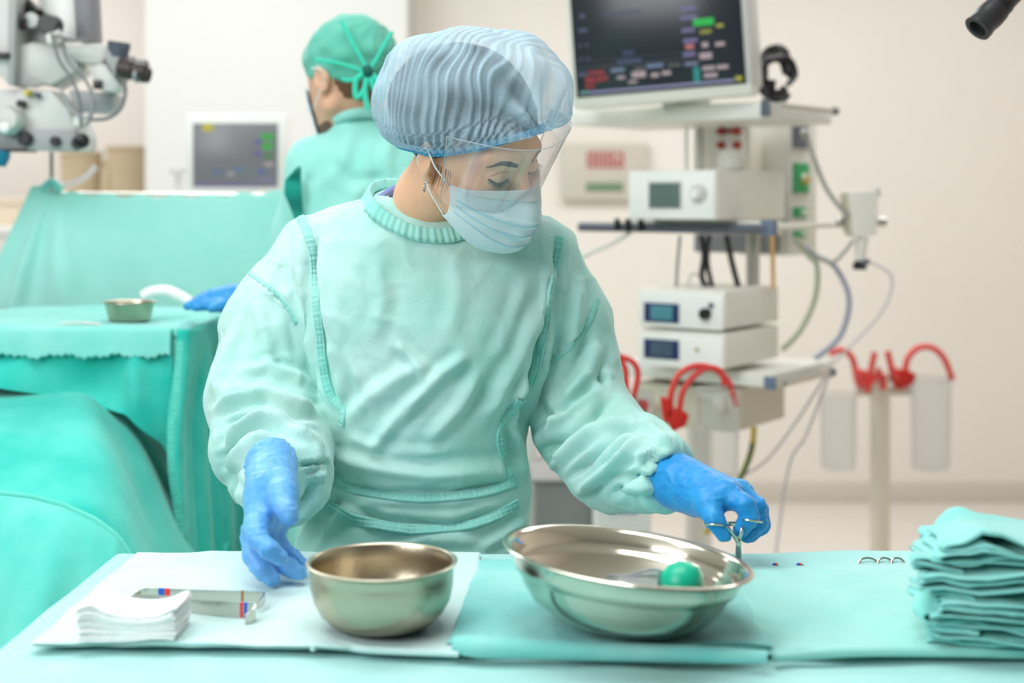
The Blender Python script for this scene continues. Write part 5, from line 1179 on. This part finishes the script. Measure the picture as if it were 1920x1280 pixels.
# shelves
SH = mat('shelf_white', (228, 227, 220), .4)
def shelf(pxc, pyt, pyb, Y, pxl, pxr, mfront=None, nm='shelf'):
    o, c, Wd, Dp, hh = cbox(pxc, pyt, pyb, Y, pxl, pxr, SH, nm, tw, .006)
    return c
cs1 = shelf(1438, 190, 222, YT-.12, 1068, 1560); plate(cs1, (1445, 1428), (186, 218), DGREY, 'corner_cap', tw, 'F', .006)
q = cs1+US*.0+UZ*.035-UF*.03; MB().tube([q+US*.01, q+US*hit(1566, q, US)], .007, 12).build('rail', ALU, tw); MB().lathe([(0, -.004), (.011, -.004), (.011, .012), (0, .012)], q+US*hit(1564, q, US), tuple(US), n=16).build('rail_cap', DGREY, tw)
cs2 = shelf(1448, 414, 440, YT-.12, 1180, 1466)
MB().tube([cs2+NF*.02+UZ*.014+UF*.0, cs2+NF*.02+UZ*.014+UF*hit(1095, cs2, UF)], .013, 14).build('front_rail', DGREY, tw); plate(cs2, (1458, 1436), (412, 441), mat('cap_blue_grey', (104, 120, 142), .45), 'corner_cap', tw, 'F', .03)
q = cs2+US*.02+UZ*.02; MB().tube([q, q+US*hit(1570, q, US)], .008, 12).build('rail', WHITE_W, tw)
for px in (1170, 1190, 1214): 
    qq = cs2+UF*hit(px, cs2, UF)+NF*.035+UZ*.016; MB().box(qq-[.008, .008, .012], qq+[.008, .008, .022], .002).build('rail_clip', BLACK, tw)
cs3 = shelf(1446, 702, 728, YT-.12, 1150, 1560); plate(cs3, (1456, 1434), (706, 730), mat('cap_blue_grey', (104, 120, 142), .45), 'corner_cap', tw, 'F', .006)
q = cs3+US*.02+UZ*.012-UF*.03; MB().tube([q, q+US*hit(1560, q, US)], .008, 12).build('rail', ALU, tw); MB().lathe([(0, -.004), (.012, -.004), (.012, .012), (0, .012)], q+US*hit(1558, q, US), tuple(US), n=16).build('rail_cap', DGREY, tw)
cbox(1374, 732, 812, YT-.05, 1190, 1472, mat('drawer_stone', (204, 199, 180), .5), 'drawer', tw, .006)
for px in (1405, 1418): MB().tube([P(px, 440, YT+.10), P(px, 560, YT+.10)], .009, 12).build('post', ALU, tw)
cbox(1440, 440, 476, YT+.38, 1300, 1530, MGREY, 'lower_panel', tw, .006)
for pts, r, m, nm in (([(1315, 440), (1320, 480), (1316, 520), (1330, 545)], .008, BLACK, 'cable'), ([(1330, 440), (1326, 490), (1336, 540)], .007, BLACK, 'cable'), ([(1362, 440), (1372, 490), (1385, 540)], .008, BLACK, 'cable'), ([(1275, 442), (1270, 500), (1268, 545)], .004, MGREY, 'cable'), ([(1290, 540), (1296, 515), (1312, 518), (1316, 540)], .003, GREYP, 'cable'), ([(1448, 440), (1450, 540)], .006, mat('amber_tube', (224, 176, 110), .5), 'cable')):
    MB().tube([P(x, y, YT+.05) for x, y in pts], r, 8, sub=6).build(nm, m, tw)
MB().tube([P(1310, 820, YT+.45)*[1, 1, 0]+[0, 0, .05], P(1310, 735, YT+.45)], .04, 18).build('foot_column', WHITE_W, tw); MB().box(P(1240, 0, YT)*[1, 1, 0]+[0, .30, .0], P(1440, 0, YT)*[1, 1, 0]+[0, .65, .06], .02).build('foot_plate', MGREY, tw)
# ---- devices on the shelves
t = thing('device', 'upper white device with small grey-green display and round dial on the middle shelf', 'device', cs2+UF*.1+US*.1+UZ*.03, 'boxed devices on the tower')
o, c, Wd, Dp, hh = cbox(1345, 318, 413, YT-.16, 1178, 1472, WHITE_W, 'housing', t, .008); plate(c, (1342, 1181), (321, 410), WHITE, 'front_panel', t, 'F', .006, .002)
LCD = mat('lcd_green_grey', (96, 112, 108), .25); plate(c, (1281, 1218), (339, 392), GREYP, 'display_frame', t, 'F', .009, .001); plate(c, (1278, 1221), (343, 389), LCD, 'display', t, 'F', .011, .0006)
knob(c, 1312, 362, 17, GREYP, 'dial', t, .012, lift=.006); knob(c, 1312, 364, 9, WHITE, 'dial_cap', t, .026, lift=.006)
for nm_, lab, yt, yb, scr in (('device', 'white device with teal display and black knob, stacked on its twin', 540, 618, (70, 120, 130)), ('device', 'lowest white device with dark blue display on the low shelf', 619, 692, (62, 76, 92))):
    t = thing(nm_, lab, 'device', P(1330, yb, YT), 'boxed devices on the tower')
    o, c, Wd, Dp, hh = cbox(1360, yt+6, yb, YT-.15, 1196, 1460, WHITE_W, 'housing', t, .007); plate(c, (1357, 1199), (yt+9, yb-3), WHITE, 'front_panel', t, 'F', .005, .002)
    dy = yt+28 if yt < 600 else yt+17; BL = mat('navy_bezel', (36, 48, 96), .35); plate(c, (1275, 1210), (dy, dy+36), BL, 'display_frame', t, 'F', .008, .001); plate(c, (1264, 1223), (dy+4, dy+31), mat('lcd_%d' % scr[0], scr, .25, emit=scr, estr=.25), 'display', t, 'F', .010, .0006)
    if yt < 600: knob(c, 1326, yt+48, 11, BLACK, 'knob', t, .02, lift=.004); knob(c, 1336, yt+32, 5, DGREY, 'button', t, .01, lift=.004)
    else: knob(c, 1309, yt+36, 4, mat('beige_button', (190, 176, 140), .4), 'button', t, .008, lift=.004)
    MB().box(c+UF*.03+US*.03-[0, 0, .006], c+UF*.05+US*.05+[.01, .01, .002], .001).build('foot', DGREY, t)
# ---- big monitor, leaning
def bil(tl_, tr_, br_, bl_, u, v):
    return (1-u)*(1-v)*tl_+u*(1-v)*tr_+u*v*br_+(1-u)*v*bl_
YLm, YRm = YT+.02, YT-.14
bl = P(1073, 206, YLm); br = P(1412, 178, YRm); ux = br-bl; Lm = np.linalg.norm(ux); ux /= Lm
tlp = P(1040, -30, YLm-.0); upv = tlp-bl; upv -= ux*np.dot(upv, ux); upv /= np.linalg.norm(upv); nm3 = np.cross(ux, upv); nm3 = nm3 if nm3[1] < 0 else -nm3
t = thing('patient_monitor', 'large patient monitor with dark screen and coloured readouts atop the tower', 'monitor', (bl+br)/2)
def mp(u, v): return bl+ux*u+upv*v
kx = Lm/(1412-1073); HM = .50
MB().prism([mp(0, 0), mp(Lm, 0), mp(Lm, HM), mp(0, HM)], -nm3*.11, .012).build('housing', mat('monitor_cream', (226, 226, 216), .4), t)
MB().prism([mp(Lm+.002, .02), mp(Lm+.002, HM-.02), mp(Lm-.06, HM-.02), mp(Lm-.06, .02)], -nm3*.16, .012).build('rear_case', GREYP, t)
sx0, sx1, sz0 = .020, Lm-.020, .035
s = MB().prism([mp(sx0, sz0)+nm3*.001, mp(sx1, sz0)+nm3*.001, mp(sx1, HM-.03)+nm3*.001, mp(sx0, HM-.03)+nm3*.001], nm3*.003, .001).build('screen', SCR_D, t)
MB().prism([mp(sx0-.005, sz0-.005), mp(sx1+.005, sz0-.005), mp(sx1+.005, HM-.025), mp(sx0-.005, HM-.025)], nm3*.0015, .0006).build('screen_frame', BLACK, t)
Sw = sx1-sx0; u_ = Sw/330.0
def rd(x, y, w_, h_, c, e=.6):      # in units of 1/330 of the screen width, from its lower left
    a = mp(sx0+x*u_, sz0+y*u_)+nm3*.0042; MB().prism([a, a+ux*w_*u_, a+ux*w_*u_+upv*h_*u_, a+upv*h_*u_], nm3*.0006).build('readout', e_(c, e), s, smooth=False)
B1 = (70, 84, 110); LV = (120, 110, 160); WH = (190, 170, 175); RDc = (170, 46, 54); GN = (0, 200, 70); TL_ = (0, 150, 140); YL = (190, 190, 50)
rd(4, 2, 308, 5, (160, 160, 200), .5); rd(4, 2, 20, 7, (90, 170, 140), .5); rd(314, 3, 13, 9, YL, .5); rd(0, 54, 250, 1.2, (110, 110, 120), .4); rd(0, 66, 250, 1, (80, 90, 110), .4)
for (x, y, w_, h_, c) in [(2, 38, 20, 8, B1), (24, 40, 34, 6, RDc), (18, 22, 8, 14, RDc), (28, 24, 10, 10, RDc), (42, 24, 8, 12, RDc), (54, 26, 8, 10, RDc), (16, 14, 20, 5, RDc), (70, 40, 28, 8, (110, 130, 160)), (82, 26, 16, 6, WH), (112, 26, 28, 12, WH), (104, 16, 18, 5, WH), (118, 42, 20, 4, (110, 110, 110)), (142, 42, 34, 8, (110, 130, 165)), (150, 24, 16, 8, WH), (172, 26, 18, 8, WH), (184, 42, 26, 4, (110, 110, 110)), (84, 56, 50, 7, (50, 74, 110)), (96, 72, 24, 7, (50, 64, 110)),
                           (218, 40, 26, 7, (120, 130, 160)), (234, 6, 12, 30, TL_), (252, 28, 24, 8, WH), (280, 28, 22, 8, WH), (254, 14, 26, 8, WH), (248, 50, 24, 12, WH), (216, 58, 24, 8, LV), (222, 72, 16, 9, (210, 120, 130)), (218, 84, 28, 8, LV), (254, 72, 12, 10, WH), (280, 72, 18, 8, WH), (216, 104, 26, 8, LV), (252, 98, 22, 8, (150, 150, 40)), (216, 128, 32, 8, LV), (240, 114, 40, 14, GN), (284, 108, 14, 6, YL), (218, 146, 30, 8, LV),
                           (8, 40+30, 6, 6, B1), (22, 70, 6, 6, B1), (8, 96, 6, 6, B1), (22, 96, 6, 6, B1), (10, 124, 18, 8, B1), (14, 152, 12, 8, B1), (60, 152, 80, 5, B1)]:
    rd(x, y, w_, h_, c, .55)
# stand foot of the monitor on the shelf
MB().box(np.minimum(P(1240, 200, YT+.08), P(1330, 188, YT+.08))-[0, .04, .01], np.maximum(P(1240, 200, YT+.08), P(1330, 188, YT+.08))+[0, .04, .04], .006).build('stand', GREYP, t)
# coiled black cable lump on the shelf end
t = thing('cable_bundle', 'black cable bundle hung beside the large monitor', 'cable', P(1448, 182, YT+.06))
rs = random.Random(5)
for k in range(5):
    c = P(1452+rs.uniform(-4, 6), 138+rs.uniform(-6, 8), YT+.04+.012*k); pts = [c+np.array([.035*math.cos(a_)*(1+.2*math.sin(3*a_+k)), 0.01*math.sin(a_*2+k), (.045+.008*k)*math.sin(a_)]) for a_ in np.linspace(0, 5.6, 12)]; MB().tube(pts, .009, 8, sub=3).build('coil', BLACK, t)
MB().tube([P(1460, 108, YT+.05), P(1482, 112, YT+.05), P(1492, 140, YT+.05), P(1475, 160, YT+.05)], .007, 8, sub=5).build('loop', BLACK, t); MB().tube([P(1446, 150, YT+.05), P(1442, 184, YT+.05)], .014, 10).build('plug', BLACK, t)
# ---- hoses
def hose(pts, r, m, lab, nm='hose', cat='hose', Y=YT+.1, g=None):
    b = P(pts[0][0], pts[0][1], Y); return tag(MB().tube([P(p[0], p[1], p[2] if len(p) > 2 else Y) for p in pts], r, 10, sub=8).build(nm, m, base=b), lab, cat, g)
HG = mat('hose_grey_green', (176, 184, 160), .5); HW = mat('hose_blue_grey', (160, 166, 182), .5); HC = mat('hose_grey', (168, 168, 160), .5)
hose([(1510, 250, 3.9), (1524, 290, 3.85), (1545, 345, 3.85), (1568, 380, 3.85), (1590, 405, 3.86)], .007, HC, 'grey hose looping from the upper socket to the wall bracket valve')
hose([(1490, 446), (1515, 478), (1532, 500), (1528, 560), (1500, 620), (1466, 656)], .008, HG, 'pale green hose curving down from the lowest socket to the low device')
hose([(1488, 450, 3.9), (1530, 480, 3.9), (1565, 500, 3.9), (1592, 560, 3.9), (1575, 630, 3.9), (1528, 672, 3.9)], .008, HW, 'blue-grey hose bowed farthest out toward the wall')
hose([(1530, 480), (1560, 492), (1585, 470), (1600, 450)], .005, HC, 'short thin grey hose from the hose bundle up to the wall bracket valve')
hose([(1000, 520, 3.95), (1075, 490, 3.92), (1110, 472, 3.9), (1150, 455, 3.88), (1182, 436, 3.86)], .006, mat('hose_white', (222, 220, 212), .5), 'white cord sagging behind the nurse toward the middle shelf', 'cord', 'cord')
YG = mat('yellow_green_cable', (186, 164, 60), .5); GD = mat('green_black_cable', (70, 100, 60), .5)
t = thing('earth_cable', 'yellow and green cable hanging below the tower drawer', 'cable', P(1400, 905, YT))
MB().tube([P(1414, 800, YT), P(1410, 840, YT), P(1396, 880, YT), P(1384, 902, YT)], .008, 10, sub=6).build('yellow_cable', YG, t); MB().tube([P(1410, 830, YT-.01), P(1402, 868, YT-.01), P(1384, 905, YT-.01), P(1350, 955, YT), P(1322, 1000, YT)], .006, 10, sub=6).build('green_cable', GD, t)
MB().tube([P(1352, 952, YT-.02), P(1340, 978, YT-.02), P(1322, 1000, YT-.02)], .008, 10, sub=4).build('yellow_cable', YG, t)
for i, pts in enumerate((([(1558, 688, 3.95), (1500, 780, 3.9), (1440, 860, 3.85), (1392, 892, YT+.01)]), ([(1560, 690, 3.95), (1512, 815, 3.97), (1474, 900, 4.0), (1430, 1255, 4.2)]), ([(1628, 490, 3.86), (1672, 520, 3.88), (1650, 590, 3.9), (1556, 686, 3.95)]))):
    hose(pts, .0035, mat('thin_lilac_tube', (206, 200, 206), .5), ['thin pale tube slanting down to the yellow cable', 'second thin pale tube slanting down steeper beside the suction stand', 'thin pale tube looping from the bracket valve to the low rail'][i], 'thin_tube', 'tube')
# ---- bracket valve on the rail end
t = thing('suction_regulator', 'boxy white suction regulator with black nozzle on the end of the middle rail', 'regulator', P(1615, 500, YT+.1))
YV = YT+.1; MB().prism([P(1590, 358, YV), P(1648, 356, YV), P(1646, 440, YV), P(1600, 446, YV)], D3(.06), .008).build('housing', WHITE_W, t); MB().prism([P(1582, 362, YV+.01), P(1596, 360, YV+.01), P(1604, 446, YV+.01), P(1590, 440, YV+.01)], D3(.05), .004).build('side_plate', mat('stone_plastic', (196, 192, 172), .5), t)
for x, y in ((1576, 418), (1653, 416)): MB().lathe([(0, -.012), (.012, -.012), (.014, 0), (.012, .012), (0, .012)], P(x, y, YV+.02), (1, 0, 0), n=18).build('side_knob', ALU, t)
MB().tube([P(1616, 444, YV+.03), P(1612, 490, YV+.03)], [.018, .013], 14).build('nozzle', WHITE_W, t); MB().lathe([(0, 0), (.018, 0), (.02, .012), (.012, .026), (0, .03)], P(1612, 505, YV+.03), n=18).build('black_tip', BLACK, t); MB().tube([P(1612, 498, YV+.02), P(1630, 488, YV+.01)], .007, 8).build('spout', DGREY, t)
MB().tube([P(1646, 368, YV+.03), P(1642, 352, YV+.03)], .009, 10).build('inlet', GREYP, t)
# ---- wall clock panel
t = thing('wall_display', 'grey panel on the wall with red and green digits', 'display', P(1134, 322, 6.5))
k6 = 6.5/F; a = P(1055, 375, 6.5); MB().box((a[0], 6.505, a[2]), (P(1215, 0, 6.5)[0], 6.549, P(0, 268, 6.5)[2]), .006).build('panel', mat('panel_taupe', (196, 189, 176), .4), t)
def seg7(px, py, w_, h_, m, par, segs):
    th = w_*.24; R = {'a': (0, 0, w_, th), 'g': (0, h_/2-th/2, w_, th), 'd': (0, h_-th, w_, th), 'f': (0, 0, th, h_/2), 'b': (w_-th, 0, th, h_/2), 'e': (0, h_/2, th, h_/2), 'c': (w_-th, h_/2, th, h_/2)}; mb = MB()
    for s_ in segs: x, y, ww, hh_ = R[s_]; a = P(px+x, py+y+hh_, 6.5); b = P(px+x+ww, py+y, 6.5); mb.box((a[0], 6.499, a[2]), (b[0], 6.506, b[2]))
    mb.build('digit', m, par, smooth=False)
for k, sg in enumerate(('abcdefg', 'abcdefg', 'abcdefg', 'abcdeg')): seg7(1101+k*18, 284, 14, 30, e_((226, 96, 96), .45), t, sg)
for k in range(5): seg7(1100+k*14, 343, 11, 15, e_((112, 176, 120), .4), t, 'abcdefg')
# ---- suction canisters with red tubes
def canister(px, pyt, pyb, r, Y, lab, arcs, caps, g='suction canisters with red tubes'):
    c = P(px, pyb, Y); hh_ = P(px, pyt, Y)[2]-c[2]; rr = r/F*Y; t = thing('suction_canister', lab, 'canister', c, g)
    MB().lathe([(0, 0), (rr*.86, 0), (rr*.92, .01), (rr, hh_), (rr-.002, hh_), (rr*.92-.002, .012), (0, .003)], c, n=32).build('jar', CLEAR, t)
    MB().lathe([(0, hh_), (rr*1.05, hh_), (rr*1.06, hh_+.012), (rr*.9, hh_+.016), (0, hh_+.016)], c, n=32).build('lid', CLEAR, t)
    for pts in arcs: MB().tube([P(x, y, Y-.0) for x, y in pts], .0075*Y/3.4, 10, sub=8).build('red_tube', REDT, t)
    for (x, y, w_, h_, m) in caps:
        MB().prism([P(x, y, Y-.02), P(x+w_*.7, y+h_*.1, Y-.02), P(x+w_, y+h_*.3, Y-.02), P(x+w_*.85, y+h_*.75, Y-.02), P(x+w_*.3, y+h_, Y-.02), P(x+w_*.1, y+h_*.6, Y-.02)], D3(.035), .005).build('fitting', m, t)
    return t
YC = 3.3
MB().tube([P(1345, 750, 3.34), P(1352, 765, 3.78)], .012, 10).tube([P(1200, 752, 3.44), P(1230, 765, 3.95)], .012, 10).build('canister_bracket', WHITE_W, tw)
canister(1345, 740, 900, 42, YC, 'nearest clear canister with a tall red arch, in front of the tower drawer', [[(1256, 760), (1260, 730), (1275, 700), (1305, 686), (1340, 692), (1365, 715), (1382, 762)], [(1274, 770), (1280, 735), (1300, 706), (1325, 690), (1350, 695), (1360, 722)]], [(1240, 745, 24, 50, RED), (1248, 765, 45, 45, RED)])
canister(1190, 745, 900, 36, YC+.1, 'clear canister just behind the nurse with blue and red caps', [[(1140, 735), (1144, 700), (1158, 680), (1172, 690), (1174, 745)], [(1142, 664), (1162, 668), (1188, 680), (1196, 705), (1186, 750)]], [(1196, 748, 22, 30, RED), (1128, 728, 44, 36, BLUE), (1160, 745, 26, 20, BLUE), (1133, 725, 14, 16, mat('crimson_cap', (160, 20, 60), .4))])
YK = 4.9; c = P(1650, 700, YK)*[1, 1, 0]; st = thing('suction_stand', 'slim white floor stand carrying the pale canisters by the right wall', 'stand', c)
PW = mat('stand_pole', (216, 208, 192), .5); MB().tube([c+[0, 0, .03], P(1650, 700, YK)], .034, 16).build('pole', PW, st); MB().box(P(1606, 742, YK), P(1708, 726, YK)+[0, .04, 0], .006).build('crossbar', PW, st)
MB().lathe([(0, 0), (.22, 0), (.22, .02), (.05, .04), (0, .04)], c, n=32).build('foot', PW, st)
REDP = mat('faded_red_tube', (222, 96, 88), .4)
canister(1572, 745, 880, 34, YK, 'clear canister on the left arm of the white floor stand', [[(1556, 664), (1576, 656), (1596, 668), (1606, 700)]], [(1600, 690, 34, 40, REDP)])
canister(1745, 715, 880, 38, YK, 'clear canister on the right arm of the white floor stand under the widest red arch', [[(1697, 700), (1702, 672), (1722, 652), (1748, 652), (1770, 672), (1786, 712)]], [(1668, 690, 52, 42, RED)])
t = thing('tube_connector', 'cluster of red connectors at the head of the white floor stand', 'connector', P(1650, 735, YK))
for pts in ([(1640, 660), (1632, 700), (1625, 735)], [(1664, 658), (1672, 690), (1682, 710)], [(1612, 700), (1622, 720), (1640, 710), (1650, 690)], [(1655, 700), (1656, 730)]): MB().tube([P(x, y, YK-.05) for x, y in pts], .011, 8, sub=4).build('connector', REDT, t)
# ---- low grey and white boxes behind the nurse's elbow
YL_ = 3.9; t = thing('waste_bin', 'dark grey low cabinet seen between the nurse and her raised arm', 'cabinet', P(1055, 0, YL_)*[1, 1, 0]+[0, .1, 0])
a = P(1002, 990, YL_); MB().box((a[0], YL_, .05), (P(1112, 0, YL_)[0], YL_+.35, P(0, 905, YL_)[2]), .01).build('body', mat('cabinet_grey', (148, 146, 146), .6), t); MB().box((a[0]-.01, YL_-.01, P(0, 905, YL_)[2]), (P(1112, 0, YL_)[0]+.01, YL_+.36, P(0, 897, YL_)[2]), .006).build('top', mat('cabinet_grey2', (160, 158, 156), .6), t)
t = thing('supply_cart', 'white plastic supply cart with a blue strip under the nurse sleeve', 'cart', P(1160, 0, 3.7)*[1, 1, 0]); a = P(1118, 0, 3.7)
MB().box((a[0], 3.7, .06), (P(1222, 0, 3.7)[0], 4.0, P(0, 935, 3.7)[2]), .012).build('body', WHITE, t); MB().box((P(1140, 0, 3.7)[0], 3.694, P(0, 962, 3.7)[2]), (P(1195, 0, 3.7)[0], 3.70, P(0, 954, 3.7)[2]), .001).build('blue_strip', mat('soft_blue_strip', (150, 160, 214), .5), t)
MB().box((a[0]-.01, 3.69, P(0, 935, 3.7)[2]), (P(1222, 0, 3.7)[0]+.01, 4.01, P(0, 925, 3.7)[2]), .006).build('top', WHITE_W, t)
# white pole thing by the nurse's side
tag(MB().tube([P(990, 800, 4.2), P(1000, 1100, 4.2)*[1, 1, 0]+[0, 0, .0]], .028, 16).build('floor_pole', WHITE, base=P(990, 1000, 4.2)*[1, 1, 0]), 'white pole standing just beyond the nurse waist', 'pole')
# ---- black lamp handle at the upper right, near the camera
t = thing('lamp_arm', 'black tubular lamp handle pointing down into the upper right corner', 'lamp', P(1840, 50, 2.2)); YQ = 2.2; a = P(1846, 40, YQ); b = P(2006, -125, YQ+.05); ax = a-b; ax /= np.linalg.norm(ax); kq = YQ/F
MB().lathe([(0, -.19), (21*kq, -.19), (22*kq, -.05), (24*kq, -.045), (24*kq, -.03), (0, -.03)], a, tuple(ax), n=32).build('handle', BLACK, t)
MB().lathe([(0, -.03), (26*kq, -.03), (27*kq, -.012), (25*kq, .004), (27*kq, .008), (27*kq, .018), (18*kq, .018), (16*kq, .008), (0, .008)], a, tuple(ax), n=32).build('ring', mat('dark_charcoal', (44, 43, 46), .35), t)
MB().tube([a-ax*.19, a-ax*.6+[0, .1, .3], a-ax*.7+[0, .2, 1.2], (a-ax*.7+[0, .2, 0])*[1, 1, 0]+[0, 0, 3.19]], .02, 14, sub=4).build('arm', BLACK, t)
